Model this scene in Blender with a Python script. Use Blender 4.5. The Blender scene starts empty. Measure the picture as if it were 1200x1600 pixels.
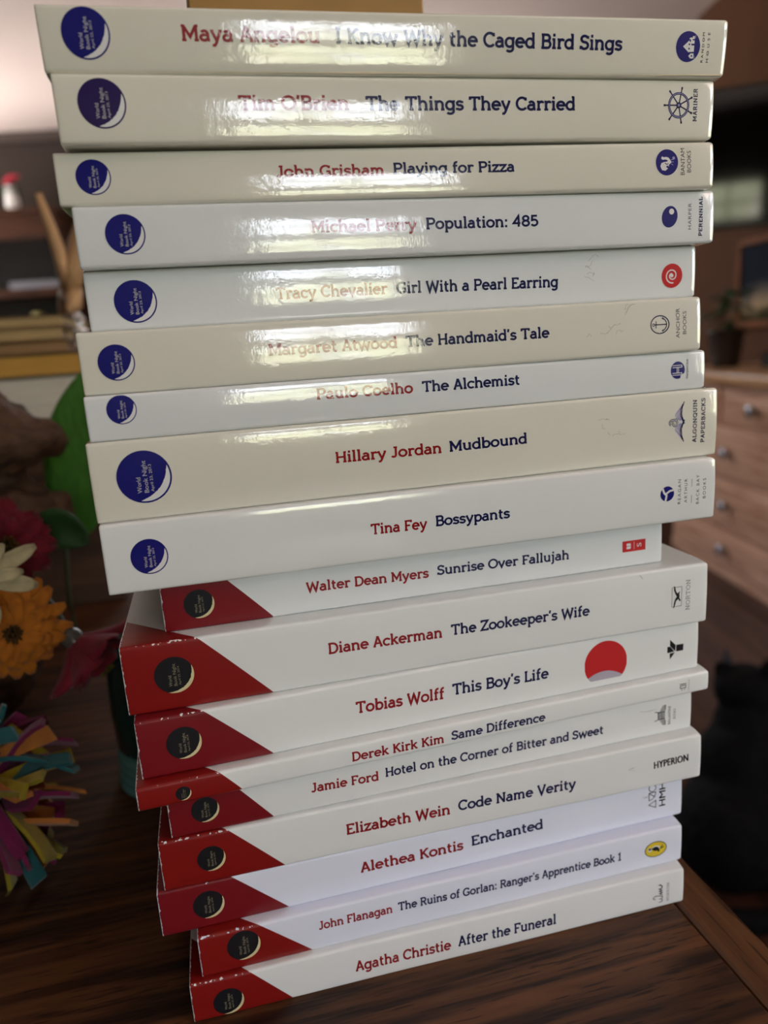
import bpy, bmesh, math, random
from mathutils import Vector, Matrix, noise
from mathutils.geometry import tessellate_polygon

PI = math.pi
R = math.radians
scene = bpy.context.scene
COL = scene.collection

# ------------------------------------------------------------------ camera, world, light
cam_data = bpy.data.cameras.new('camera')
cam = bpy.data.objects.new('camera', cam_data)
COL.objects.link(cam)
scene.camera = cam
CAM = Vector((0.02746, -0.23426, 0.22448))
YAW, PITCH, ROLL, FPX = R(12.907), R(12.7986), R(-3.8086), 1164.3
_f = Vector((math.sin(YAW) * math.cos(PITCH), math.cos(YAW) * math.cos(PITCH), -math.sin(PITCH)))
_r0 = Vector((math.cos(YAW), -math.sin(YAW), 0))
_u0 = _r0.cross(_f)
_r = math.cos(ROLL) * _r0 + math.sin(ROLL) * _u0
_u = -math.sin(ROLL) * _r0 + math.cos(ROLL) * _u0
cam.matrix_world = Matrix(((_r.x, _u.x, -_f.x, CAM.x), (_r.y, _u.y, -_f.y, CAM.y), (_r.z, _u.z, -_f.z, CAM.z), (0, 0, 0, 1)))
cam_data.sensor_fit = 'HORIZONTAL'
cam_data.sensor_width = 36.0
cam_data.lens = 36.0 * FPX / 1200.0
cam_data.clip_start = 0.01
cam_data.clip_end = 60
cam_data.dof.use_dof = True
cam_data.dof.focus_distance = 0.245
cam_data.dof.aperture_fstop = 10.5

scene.view_settings.view_transform = 'Standard'
scene.view_settings.look = 'None'
scene.view_settings.gamma = 1.0
scene.view_settings.use_curve_mapping = False
scene.view_settings.exposure = 0.33
SKY = 8.2

world = bpy.data.worlds.new('daylight')
scene.world = world
world.use_nodes = True
wn, wl = world.node_tree.nodes, world.node_tree.links
wn.clear()
w_out = wn.new('ShaderNodeOutputWorld')
w_bg = wn.new('ShaderNodeBackground')
w_tc = wn.new('ShaderNodeTexCoord')
w_sep = wn.new('ShaderNodeSeparateXYZ')
w_noise = wn.new('ShaderNodeTexNoise')
w_noise.inputs['Scale'].default_value = 9
w_noise.inputs['Detail'].default_value = 5
w_add = wn.new('ShaderNodeMath')
w_add.operation = 'MULTIPLY_ADD'
w_add.inputs[1].default_value = 0.34
w_ramp = wn.new('ShaderNodeValToRGB')
el = w_ramp.color_ramp.elements
el[0].position = 0.42
el[0].color = (1.58, 1.44, 1.38, 1)          # sunlit ground outside
el[1].position = 0.50
el[1].color = (0.58, 0.60, 0.38, 1)          # shrubs
for pos, c in ((0.545, (0.78, 0.82, 0.56, 1)), (0.585, (0.92, 0.97, 1.05, 1)), (1.0, (0.75, 0.88, 1.10, 1))):
    e = el.new(pos)
    e.color = c
w_map = wn.new('ShaderNodeMath')
w_map.operation = 'MULTIPLY_ADD'
w_map.inputs[1].default_value = 0.5
w_map.inputs[2].default_value = 0.34
wl.new(w_tc.outputs['Generated'], w_sep.inputs[0])
wl.new(w_tc.outputs['Generated'], w_noise.inputs['Vector'])
wl.new(w_sep.outputs['Z'], w_map.inputs[0])
wl.new(w_noise.outputs['Fac'], w_add.inputs[0])
wl.new(w_map.outputs[0], w_add.inputs[2])
wl.new(w_add.outputs[0], w_ramp.inputs[0])
wl.new(w_ramp.outputs[0], w_bg.inputs[0])
w_bg.inputs[1].default_value = SKY
wl.new(w_bg.outputs[0], w_out.inputs[0])

# room axes: the room is turned 11 degrees against the stack
A0 = R(11)
EX = Vector((math.cos(A0), -math.sin(A0), 0))
EY = Vector((math.sin(A0), math.cos(A0), 0))
ROOM = Matrix.Rotation(-A0, 4, 'Z')


def rp(a, b, z):
    return EX * a + EY * b + Vector((0, 0, z))


Z_FLOOR, Z_CEIL = -0.75, 1.65
A_LEFT, A_RIGHT, B_FRONT, B_BACK = -2.7, 1.87, -2.3, 4.95
# windows: wall, along-wall range, height range
WIN_FRONT = (0.60, 1.26, 0.16, 1.00)
WIN_RIGHT = (-1.40, -0.30, 0.00, 1.45)
WIN_BACK = (-0.55, 0.85, 0.75, 1.58)
FILL_WIN_LEFT = (3.3, 4.7, 0.40, 1.55)  # added, unseen opening that brightens the far ceiling


def portal(name, centre, size, normal):
    ld = bpy.data.lights.new(name, 'AREA')
    ld.shape = 'RECTANGLE'
    ld.size, ld.size_y = size
    ld.cycles.is_portal = True
    o = bpy.data.objects.new(name, ld)
    COL.objects.link(o)
    o.location = centre
    o.rotation_euler = normal.to_track_quat('-Z', 'Z').to_euler()
    return o


portal('window_light_front', rp((WIN_FRONT[0] + WIN_FRONT[1]) / 2, B_FRONT - 0.09, (WIN_FRONT[2] + WIN_FRONT[3]) / 2),
       (WIN_FRONT[1] - WIN_FRONT[0], WIN_FRONT[3] - WIN_FRONT[2]), EY)
portal('window_light_right', rp(A_RIGHT + 0.09, (WIN_RIGHT[0] + WIN_RIGHT[1]) / 2, (WIN_RIGHT[2] + WIN_RIGHT[3]) / 2),
       (WIN_RIGHT[1] - WIN_RIGHT[0], WIN_RIGHT[3] - WIN_RIGHT[2]), -EX)
portal('fill_light_left', rp(A_LEFT - 0.09, (FILL_WIN_LEFT[0] + FILL_WIN_LEFT[1]) / 2, (FILL_WIN_LEFT[2] + FILL_WIN_LEFT[3]) / 2),
       (FILL_WIN_LEFT[1] - FILL_WIN_LEFT[0], FILL_WIN_LEFT[3] - FILL_WIN_LEFT[2]), EX)  # portal of the added left opening, ceiling fill


portal('window_light_back', rp((WIN_BACK[0] + WIN_BACK[1]) / 2, B_BACK + 0.09, (WIN_BACK[2] + WIN_BACK[3]) / 2),
       (WIN_BACK[1] - WIN_BACK[0], WIN_BACK[3] - WIN_BACK[2]), -EY)


# ------------------------------------------------------------------ helpers
def srgb(r, g, b):
    def c(v):
        v /= 255.0
        return v / 12.92 if v <= 0.04045 else ((v + 0.055) / 1.055) ** 2.4
    return (c(r), c(g), c(b), 1.0)


class MB:
    """collects vertices and faces, then links them as ONE mesh object"""

    def __init__(self):
        self.v, self.f, self.m = [], [], []

    def add(self, verts, faces, mi=0, mat=None):
        o = len(self.v)
        self.v += [tuple(mat @ Vector(p)) if mat is not None else tuple(p) for p in verts]
        self.f += [tuple(i + o for i in f) for f in faces]
        self.m += [mi] * len(faces)

    def box(self, x0, x1, y0, y1, z0, z1, mi=0, mat=None):
        v = [(x, y, z) for z in (z0, z1) for y in (y0, y1) for x in (x0, x1)]
        self.add(v, [(0, 2, 3, 1), (4, 5, 7, 6), (0, 1, 5, 4), (2, 6, 7, 3), (0, 4, 6, 2), (1, 3, 7, 5)], mi, mat)

    def lathe(self, prof, n=24, mi=0, mat=None, closed=True):
        v, f = [], []
        for r, z in prof:
            for k in range(n):
                a = 2 * PI * k / n
                v.append((r * math.cos(a), r * math.sin(a), z))
        for j in range(len(prof) - 1):
            for k in range(n):
                k2 = (k + 1) % n
                f.append((j * n + k, j * n + k2, (j + 1) * n + k2, (j + 1) * n + k))
        if closed:
            f.append(tuple(range(n - 1, -1, -1)))
            f.append(tuple((len(prof) - 1) * n + k for k in range(n)))
        self.add(v, f, mi, mat)

    def tube(self, pts, rad, n=8, mi=0):
        pts = [Vector(p) for p in pts]
        rads = rad if isinstance(rad, (list, tuple)) else [rad] * len(pts)
        v, f = [], []
        for i, p in enumerate(pts):
            t = (pts[min(i + 1, len(pts) - 1)] - pts[max(i - 1, 0)]).normalized()
            q = t.to_track_quat('Z', 'Y')
            for k in range(n):
                a = 2 * PI * k / n
                v.append(p + q @ Vector((rads[i] * math.cos(a), rads[i] * math.sin(a), 0)))
        for j in range(len(pts) - 1):
            for k in range(n):
                k2 = (k + 1) % n
                f.append((j * n + k, j * n + k2, (j + 1) * n + k2, (j + 1) * n + k))
        f.append(tuple(range(n - 1, -1, -1)))
        f.append(tuple((len(pts) - 1) * n + k for k in range(n)))
        self.add(v, f, mi)

    def build(self, name, mats, parent=None, smooth=False, bevel=0.0, matrix=None):
        me = bpy.data.meshes.new(name)
        me.from_pydata(self.v, [], self.f)
        for m in (mats if isinstance(mats, (list, tuple)) else [mats]):
            me.materials.append(m)
        for p, i in zip(me.polygons, self.m):
            p.material_index = i
            p.use_smooth = smooth
        me.update()
        o = bpy.data.objects.new(name, me)
        COL.objects.link(o)
        if matrix is not None:
            o.matrix_world = matrix
        if parent is not None:
            o.parent = parent
        if bevel:
            b = o.modifiers.new('bevel', 'BEVEL')
            b.width = bevel
            b.segments = 2
            b.limit_method = 'ANGLE'
            b.harden_normals = False
        return o


def tag(o, label, cat, group=None):
    o['label'] = label
    o['category'] = cat
    if group:
        o['group'] = group
    return o


def thing(name, label, cat, loc=(0, 0, 0), rz=0.0, group=None):
    o = bpy.data.objects.new(name, None)
    o.empty_display_size = 0.02
    COL.objects.link(o)
    o.location = loc
    o.rotation_euler = (0, 0, rz)
    return tag(o, label, cat, group)


def struct(o):
    o['kind'] = 'structure'
    return o


def new_mat(name):
    m = bpy.data.materials.new(name)
    m.use_nodes = True
    nt = m.node_tree
    b = nt.nodes['Principled BSDF']
    return m, nt.nodes, nt.links, b


def plain(name, col, rough=0.5, metal=0.0, spec=0.5, bump=0.0, bscale=200.0, var=0.0, vscale=30.0, trans=0.0, sheen=0.0, stretch=(1, 1, 1)):
    """one colour with procedural mottling (var) and bump"""
    m, n, l, b = new_mat(name)
    b.inputs['Base Color'].default_value = col
    b.inputs['Roughness'].default_value = rough
    b.inputs['Metallic'].default_value = metal
    b.inputs['Specular IOR Level'].default_value = spec
    b.inputs['Transmission Weight'].default_value = trans
    b.inputs['Sheen Weight'].default_value = sheen
    tc = n.new('ShaderNodeTexCoord')
    mp = n.new('ShaderNodeMapping')
    mp.inputs['Scale'].default_value = stretch
    l.new(tc.outputs['Object'], mp.inputs['Vector'])
    if var:
        t = n.new('ShaderNodeTexNoise')
        t.inputs['Scale'].default_value = vscale
        t.inputs['Detail'].default_value = 6
        l.new(mp.outputs[0], t.inputs['Vector'])
        r = n.new('ShaderNodeValToRGB')
        r.color_ramp.elements[0].position = 0.3
        r.color_ramp.elements[1].position = 0.7
        r.color_ramp.elements[0].color = tuple(c * (1 - var) for c in col[:3]) + (1,)
        r.color_ramp.elements[1].color = tuple(min(1, c * (1 + var)) for c in col[:3]) + (1,)
        l.new(t.outputs['Fac'], r.inputs[0])
        l.new(r.outputs[0], b.inputs['Base Color'])
    if bump:
        t = n.new('ShaderNodeTexNoise')
        t.inputs['Scale'].default_value = bscale
        t.inputs['Detail'].default_value = 4
        l.new(mp.outputs[0], t.inputs['Vector'])
        bp = n.new('ShaderNodeBump')
        bp.inputs['Strength'].default_value = 1.0
        bp.inputs['Distance'].default_value = bump
        l.new(t.outputs['Fac'], bp.inputs['Height'])
        l.new(bp.outputs[0], b.inputs['Normal'])
    return m


def wood(name, dark, light, stretch=(2.0, 40.0, 40.0), rough=0.35, pores=0.0, scale=3.0, bump=0.0):
    """grain runs along the axis with the small stretch; pores are short dark dashes"""
    m, n, l, b = new_mat(name)
    tc = n.new('ShaderNodeTexCoord')
    mp = n.new('ShaderNodeMapping')
    mp.inputs['Scale'].default_value = stretch
    l.new(tc.outputs['Object'], mp.inputs['Vector'])
    t = n.new('ShaderNodeTexNoise')
    t.inputs['Scale'].default_value = scale
    t.inputs['Detail'].default_value = 8
    t.inputs['Distortion'].default_value = 0.6
    l.new(mp.outputs[0], t.inputs['Vector'])
    r = n.new('ShaderNodeValToRGB')
    r.color_ramp.elements[0].position = 0.33
    r.color_ramp.elements[1].position = 0.68
    r.color_ramp.elements[0].color = dark
    r.color_ramp.elements[1].color = light
    l.new(t.outputs['Fac'], r.inputs[0])
    out = r.outputs[0]
    if pores:
        mp2 = n.new('ShaderNodeMapping')
        mp2.inputs['Scale'].default_value = tuple(s * pores for s in stretch)
        l.new(tc.outputs['Object'], mp2.inputs['Vector'])
        t2 = n.new('ShaderNodeTexNoise')
        t2.inputs['Scale'].default_value = scale * 2.2
        t2.inputs['Detail'].default_value = 3
        l.new(mp2.outputs[0], t2.inputs['Vector'])
        r2 = n.new('ShaderNodeValToRGB')
        r2.color_ramp.elements[0].position = 0.36
        r2.color_ramp.elements[1].position = 0.43
        r2.color_ramp.elements[0].color = (0.25, 0.22, 0.2, 1)
        r2.color_ramp.elements[1].color = (1, 1, 1, 1)
        l.new(t2.outputs['Fac'], r2.inputs[0])
        mx = n.new('ShaderNodeMix')
        mx.data_type = 'RGBA'
        mx.blend_type = 'MULTIPLY'
        mx.inputs[0].default_value = 0.85
        l.new(r.outputs[0], mx.inputs[6])
        l.new(r2.outputs[0], mx.inputs[7])
        out = mx.outputs[2]
    l.new(out, b.inputs['Base Color'])
    b.inputs['Roughness'].default_value = rough
    b.inputs['Specular IOR Level'].default_value = .3
    if bump:
        bp = n.new('ShaderNodeBump')
        bp.inputs['Distance'].default_value = bump
        l.new(t.outputs['Fac'], bp.inputs['Height'])
        l.new(bp.outputs[0], b.inputs['Normal'])
    return m


# ------------------------------------------------------------------ the room
def rotbox(m, a0, a1, b0, b1, z0, z1, mi=0):
    m.box(a0, a1, b0, b1, z0, z1, mi)


M_WALL = plain('wall_paint', srgb(58, 50, 47), 0.9, spec=.15, var=0.04, vscale=3)
M_WALL2 = plain('wall_paint_brown', srgb(90, 60, 43), 0.9, spec=.15, var=0.05, vscale=3)
M_CEIL = plain('ceiling_paint', srgb(242, 226, 217), 0.9, var=0.03, vscale=2)
M_FLOOR = wood('floor_boards', srgb(46, 28, 20), srgb(92, 60, 44), (22.0, 1.2, 20.0), 0.35, pores=0.0, scale=1.2)
M_TRIM = plain('dark_trim', srgb(60, 48, 42), 0.6, var=0.1)
M_WINFRAME = plain('window_frame_paint', srgb(225, 222, 215), 0.5)

m = MB(); rotbox(m, A_LEFT - .1, A_RIGHT + 2.2, B_FRONT - .1, B_BACK + .1, Z_FLOOR - .1, Z_FLOOR)
struct(m.build('floor', M_FLOOR, matrix=ROOM))
m = MB(); rotbox(m, A_LEFT - .1, A_RIGHT + 2.2, B_FRONT - .1, B_BACK + .1, Z_CEIL, Z_CEIL + .1)
struct(m.build('ceiling', M_CEIL, matrix=ROOM))

def wall_with_window(name, mat, axis, pos, thick, lo, hi, win):
    """axis 'a': the wall stands at a = pos and runs along b; axis 'b' the other way round"""
    m = MB()
    w0, w1, z0, z1 = win
    pieces = ((lo, w0, Z_FLOOR, Z_CEIL), (w1, hi, Z_FLOOR, Z_CEIL), (w0, w1, Z_FLOOR, z0), (w0, w1, z1, Z_CEIL))
    p0, p1 = min(pos, pos + thick), max(pos, pos + thick)
    for s0, s1, za, zb in pieces:
        if axis == 'a':
            m.box(p0, p1, s0, s1, za, zb)
        else:
            m.box(s0, s1, p0, p1, za, zb)
    return struct(m.build(name, mat, matrix=ROOM))


wall_with_window('wall_back', M_WALL, 'b', B_BACK, .1, A_LEFT - .1, A_RIGHT + 2.2, WIN_BACK)
wall_with_window('wall_front', M_WALL, 'b', B_FRONT, -.1, A_LEFT - .1, A_RIGHT + .1, WIN_FRONT)
wall_with_window('wall_right', M_WALL2, 'a', A_RIGHT, .1, B_FRONT, 3.72, WIN_RIGHT)
wall_with_window('wall_left', M_WALL, 'a', A_LEFT, -.1, B_FRONT, B_BACK, FILL_WIN_LEFT)
m = MB(); rotbox(m, A_RIGHT + 2.1, A_RIGHT + 2.2, 3.0, B_BACK, Z_FLOOR, Z_CEIL); rotbox(m, A_RIGHT + .1, A_RIGHT + 2.2, 3.0, 3.1, Z_FLOOR, Z_CEIL)
struct(m.build('wall_recess', M_WALL, matrix=ROOM))
m = MB(); rotbox(m, A_LEFT, A_RIGHT + 2.1, B_BACK - .03, B_BACK, Z_CEIL - .06, Z_CEIL)
struct(m.build('trim_1', M_TRIM, matrix=ROOM))
m = MB(); rotbox(m, A_LEFT, A_RIGHT + 2.1, B_BACK - .015, B_BACK, Z_FLOOR, Z_FLOOR + .1)
struct(m.build('baseboard_back', M_TRIM, matrix=ROOM))


def window_frame(name, axis, pos, win, cols, rows):
    m = MB()
    w0, w1, z0, z1 = win
    bar = .035

    def bx(s0, s1, za, zb, d=.05):
        if axis == 'a':
            m.box(pos - d / 2, pos + d / 2, s0, s1, za, zb)
        else:
            m.box(s0, s1, pos - d / 2, pos + d / 2, za, zb)
    bx(w0, w0 + bar, z0, z1); bx(w1 - bar, w1, z0, z1); bx(w0, w1, z0, z0 + bar); bx(w0, w1, z1 - bar, z1)
    for i in range(1, cols):
        c = w0 + (w1 - w0) * i / cols
        bx(c - .011, c + .011, z0, z1, .03)
    for i in range(1, rows):
        c = z0 + (z1 - z0) * i / rows
        t = .055 if i == rows // 2 else .011
        bx(w0, w1, c - t, c + t, .03)
    return struct(m.build(name, M_WINFRAME, matrix=ROOM))


window_frame('window_1', 'b', B_FRONT - .05, WIN_FRONT, 2, 4)
window_frame('window_2', 'a', A_RIGHT + .05, WIN_RIGHT, 3, 2)
window_frame('window_4', 'b', B_BACK + .05, WIN_BACK, 3, 2)
window_frame('fill_window_left', 'a', A_LEFT - .05, FILL_WIN_LEFT, 3, 2)  # frame of the added left opening, out of view

# ------------------------------------------------------------------ table
M_TABLE = wood('walnut_table_top', srgb(38, 21, 11), srgb(108, 68, 40), (4.0, 60.0, 30.0), 0.45, pores=2.6, scale=2.6, bump=0.0002)
M_TABLE_EDGE = wood('walnut_border', srgb(66, 40, 22), srgb(108, 70, 42), (55.0, 2.6, 30.0), 0.35, pores=1.6, scale=2.4, bump=0.0002)
tbl = thing('table', 'dark brown walnut table with a lighter border strip, under the stack of books', 'table', (-0.35, 0.33, Z_FLOOR))
TM = Matrix.Translation((0.35, -0.33, -Z_FLOOR))
X1, X0, Y0, Y1 = 0.2055, -0.9, -0.62, 0.96
m = MB(); m.box(X0 + .019, X1 - .0195, Y0, Y1, -.026, 0.0, mat=TM)
m.build('table_top', M_TABLE, tbl, bevel=.0006)
m = MB(); m.box(X1 - .019, X1, Y0, Y1, -.03, 0.0, mat=TM)
m.build('border_strip', M_TABLE_EDGE, tbl, bevel=.0018)
m = MB(); m.box(X0, X0 + .018, Y0, Y1, -.03, 0.0, mat=TM)
m.build('border_strip', M_TABLE_EDGE, tbl, bevel=.0018)
m = MB()
m.box(X0 + .05, X1 - .05, Y0 + .05, Y0 + .07, -.11, -.026, mat=TM); m.box(X0 + .05, X1 - .05, Y1 - .07, Y1 - .05, -.11, -.026, mat=TM)
m.box(X0 + .05, X0 + .07, Y0 + .07, Y1 - .07, -.11, -.026, mat=TM); m.box(X1 - .07, X1 - .05, Y0 + .07, Y1 - .07, -.11, -.026, mat=TM)
m.build('apron', M_TABLE, tbl)
for lx in (X0 + .07, X1 - .11):
    for ly in (Y0 + .07, Y1 - .11):
        m = MB(); m.box(lx, lx + .05, ly, ly + .05, Z_FLOOR, -.03, mat=TM)
        m.build('leg', M_TABLE, tbl, bevel=.004)

# ------------------------------------------------------------------ slab-serif lettering
# glyph = (advance, strokes); units: x-height 500, capital height 700; strokes are centre lines
def _arc(cx, cy, rx, ry, a0, a1, n=14):
    return [(cx + rx * math.cos(R(a0 + (a1 - a0) * i / n)), cy + ry * math.sin(R(a0 + (a1 - a0) * i / n))) for i in range(n + 1)]


def _s(x0, x1, y):
    return [(x0, y), (x1, y)]


_B, _T, _X = 48, 652, 452
G = {}
G['A'] = (600, [[(85, _B), (300, 690)], [(515, _B), (300, 690)], [(160, 240), (440, 240)], _s(15, 170, _B), _s(430, 585, _B), _s(215, 300, _T)])
G['B'] = (560, [[(120, 0), (120, 700)], [(35, _T), (320, _T)] + _arc(320, 510, 142, 142, 90, -90)[1:] + [(120, 368)], [(120, 368), (340, 368)] + _arc(340, 208, 160, 160, 90, -90)[1:] + [(35, _B)]])
G['C'] = (600, [_arc(335, 350, 275, 302, 48, 318, 22), [(522, 665), (522, 500)]])
G['D'] = (630, [[(120, 0), (120, 700)], [(35, _T), (290, _T)] + _arc(290, 350, 270, 302, 90, -90, 20)[1:] + [(35, _B)]])
G['E'] = (535, [[(120, 0), (120, 700)], [(35, _T), (455, _T)], [(120, 360), (385, 360)], [(35, _B), (475, _B)], [(450, 700), (450, 550)], [(472, 0), (472, 160)]])
G['F'] = (500, [[(120, 0), (120, 700)], [(35, _T), (455, _T)], [(120, 350), (385, 350)], [(450, 700), (450, 540)], _s(35, 230, _B)])
G['G'] = (650, [_arc(335, 350, 275, 302, 48, 322, 22), [(522, 665), (522, 500)], [(370, 310), (590, 310)], [(548, 310), (548, 60)]])
G['H'] = (640, [[(120, 0), (120, 700)], [(520, 0), (520, 700)], [(120, 355), (520, 355)], _s(30, 215, _B), _s(30, 120, _T), _s(425, 610, _B), _s(520, 610, _T)])
G['I'] = (270, [[(135, 0), (135, 700)], _s(30, 240, _B), _s(30, 240, _T)])
G['J'] = (400, [[(270, 700), (270, 200)] + _arc(145, 190, 125, 142, 0, -150, 10)[1:], _s(140, 355, _T)])
G['K'] = (580, [[(120, 0), (120, 700)], _s(30, 215, _B), _s(30, 120, _T), [(130, 310), (460, 680)], [(235, 420), (490, _B)], _s(395, 545, _T), _s(420, 575, _B)])
G['L'] = (490, [[(120, 0), (120, 700)], _s(30, 215, _T), [(30, _B), (460, _B)], [(440, 0), (440, 180)]])
G['M'] = (760, [[(120, 0), (120, 680)], [(640, 0), (640, 680)], [(110, 680), (380, 190), (650, 680)], _s(25, 130, _T), _s(630, 735, _T), _s(25, 215, _B), _s(545, 735, _B)])
G['N'] = (650, [[(120, 0), (120, 680)], [(530, 10), (530, 700)], [(110, 680), (540, 20)], _s(25, 130, _T), _s(25, 215, _B), _s(435, 625, _T)])
G['O'] = (690, [_arc(345, 350, 285, 302, 0, 360, 32)])
G['P'] = (550, [[(120, 0), (120, 700)], [(35, _T), (330, _T)] + _arc(330, 490, 160, 162, 90, -90)[1:] + [(120, 328)], _s(30, 215, _B)])
G['Q'] = (690, [_arc(345, 350, 285, 302, 0, 360, 32), [(380, 190), (600, -60)]])
G['R'] = (590, [[(120, 0), (120, 700)], [(35, _T), (330, _T)] + _arc(330, 500, 150, 152, 90, -90)[1:] + [(120, 348)], _s(30, 215, _B), [(310, 348), (490, _B)], _s(450, 575, _B)])
G['S'] = (510, [_arc(255, 508, 170, 144, 25, 270, 16) + _arc(255, 205, 185, 157, 90, -155, 16)[1:], [(425, 660), (425, 520)], [(72, 30), (72, 190)]])
G['T'] = (590, [[(295, 0), (295, 700)], _s(40, 550, _T), [(60, 700), (60, 530)], [(530, 700), (530, 530)], _s(195, 395, _B)])
G['U'] = (640, [[(120, 700), (120, 250)] + _arc(320, 250, 200, 202, 180, 360)[1:] + [(520, 700)], _s(25, 215, _T), _s(425, 615, _T)])
G['V'] = (600, [[(70, 670), (300, 20), (530, 670)], _s(10, 165, _T), _s(435, 590, _T)])
G['W'] = (860, [[(70, 670), (240, 20), (430, 620), (620, 20), (790, 670)], _s(10, 165, _T), _s(695, 850, _T)])
G['Y'] = (560, [[(60, 670), (280, 320), (500, 670)], [(280, 330), (280, 0)], _s(10, 150, _T), _s(410, 550, _T), _s(190, 370, _B)])
G['Z'] = (550, [[(60, _T), (480, _T), (65, _B), (500, _B)], [(70, 700), (70, 540)], [(485, 0), (485, 160)]])
G['a'] = (485, [_arc(230, 310, 140, 142, 150, 0, 10) + [(370, 110)] + [(385, 60), (450, _B)], [(370, 280), (220, 280)] + _arc(205, 164, 145, 116, 90, 270)[1:] + [(260, _B), (370, 130)]])
G['b'] = (540, [[(120, 0), (120, 735)], _s(30, 120, 690), _arc(290, 250, 185, 202, 0, 360, 26)])
G['c'] = (460, [_arc(265, 250, 205, 202, 50, 315, 18), [(405, 470), (405, 350)]])
G['d'] = (540, [_arc(250, 250, 190, 202, 0, 360, 26), [(425, 0), (425, 735)], _s(335, 425, 690), _s(425, 505, _B)])
G['e'] = (510, [[(62, 262), (450, 262)] + _arc(258, 252, 195, 200, 3, 318, 24)])
G['f'] = (345, [[(150, 0), (150, 560)] + _arc(280, 560, 130, 130, 180, 70, 8)[1:], _s(40, 310, _X), _s(45, 270, _B)])
G['g'] = (530, [_arc(250, 250, 190, 202, 0, 360, 26), [(425, 500), (425, -40)] + _arc(255, -40, 170, 122, 0, -150, 12)[1:], _s(425, 510, _X)])
G['h'] = (560, [[(120, 0), (120, 735)], _s(30, 120, 690), _arc(280, 280, 160, 172, 180, 0) + [(440, 0)], _s(35, 215, _B), _s(350, 530, _B)])
G['i'] = (270, [[(135, 0), (135, 500)], _s(35, 135, _X), _s(35, 240, _B), [(73, 650), (197, 650)]])
G['j'] = (280, [[(150, 500), (150, -60)] + _arc(20, -60, 130, 110, 0, -90, 8)[1:], _s(40, 150, _X), [(88, 650), (212, 650)]])
G['k'] = (520, [[(120, 0), (120, 735)], _s(30, 120, 690), _s(35, 205, _B), [(130, 210), (400, 470)], [(235, 300), (420, _B)], _s(330, 475, _X), _s(360, 510, _B)])
G['l'] = (270, [[(135, 0), (135, 735)], _s(35, 135, 690), _s(35, 240, _B)])
G['m'] = (820, [[(120, 0), (120, 500)], _s(30, 120, _X), _arc(255, 290, 135, 162, 180, 0, 12) + [(390, 0)], _arc(535, 290, 145, 162, 180, 0, 12) + [(680, 0)], _s(35, 205, _B), _s(320, 470, _B), _s(600, 770, _B)])
G['n'] = (560, [[(120, 0), (120, 500)], _s(30, 120, _X), _arc(280, 290, 160, 162, 180, 0) + [(440, 0)], _s(35, 215, _B), _s(350, 530, _B)])
G['o'] = (530, [_arc(265, 250, 205, 202, 0, 360, 28)])
G['p'] = (540, [[(120, 500), (120, -215)], _s(30, 120, _X), _s(35, 215, -170), _arc(295, 250, 185, 202, 0, 360, 26)])
G['r'] = (400, [[(130, 0), (130, 500)], _s(35, 130, _X), _s(35, 245, _B), _arc(290, 290, 160, 162, 180, 70, 8), [(345, 480), (345, 370)]])
G['s'] = (420, [_arc(212, 355, 132, 98, 20, 270, 12) + _arc(212, 152, 146, 104, 90, -155, 12)[1:], [(340, 470), (340, 370)], [(72, 20), (72, 130)]])
G['t'] = (360, [[(150, 640), (150, 170)] + _arc(265, 170, 115, 122, 180, 295, 8)[1:], _s(40, 315, _X)])
G['u'] = (560, [[(120, 500), (120, 210)] + _arc(275, 210, 155, 162, 180, 360)[1:], [(430, 0), (430, 500)], _s(30, 120, _X), _s(340, 430, _X), _s(430, 515, _B)])
G['v'] = (500, [[(60, 470), (250, 20), (440, 470)], _s(10, 145, _X), _s(355, 490, _X)])
G['w'] = (740, [[(60, 470), (210, 20), (370, 430), (530, 20), (680, 470)], _s(10, 145, _X), _s(595, 730, _X)])
G['y'] = (500, [[(60, 470), (250, 30)], [(440, 470), (215, -80), (150, -160), (50, -160)], _s(10, 145, _X), _s(355, 490, _X)])
G['z'] = (450, [[(65, _X), (375, _X), (65, _B), (400, _B)], [(75, 490), (75, 360)], [(385, 10), (385, 140)]])
G['4'] = (540, [[(370, 0), (370, 680), (60, 220), (480, 220)]])
G['8'] = (540, [_arc(270, 510, 165, 142, 0, 360, 24), _arc(270, 205, 195, 157, 0, 360, 24)])
G['5'] = (520, [[(430, _T), (130, _T), (110, 375)] + _arc(250, 230, 190, 182, 125, -150, 18)])
G['1'] = (400, [[(220, 0), (220, 690), (80, 560)], _s(80, 360, _B)])
G[':'] = (250, [[(63, 62), (187, 62)], [(63, 410), (187, 410)]])
G["'"] = (200, [[(120, 720), (80, 520)]])
G[' '] = (270, [])


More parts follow.
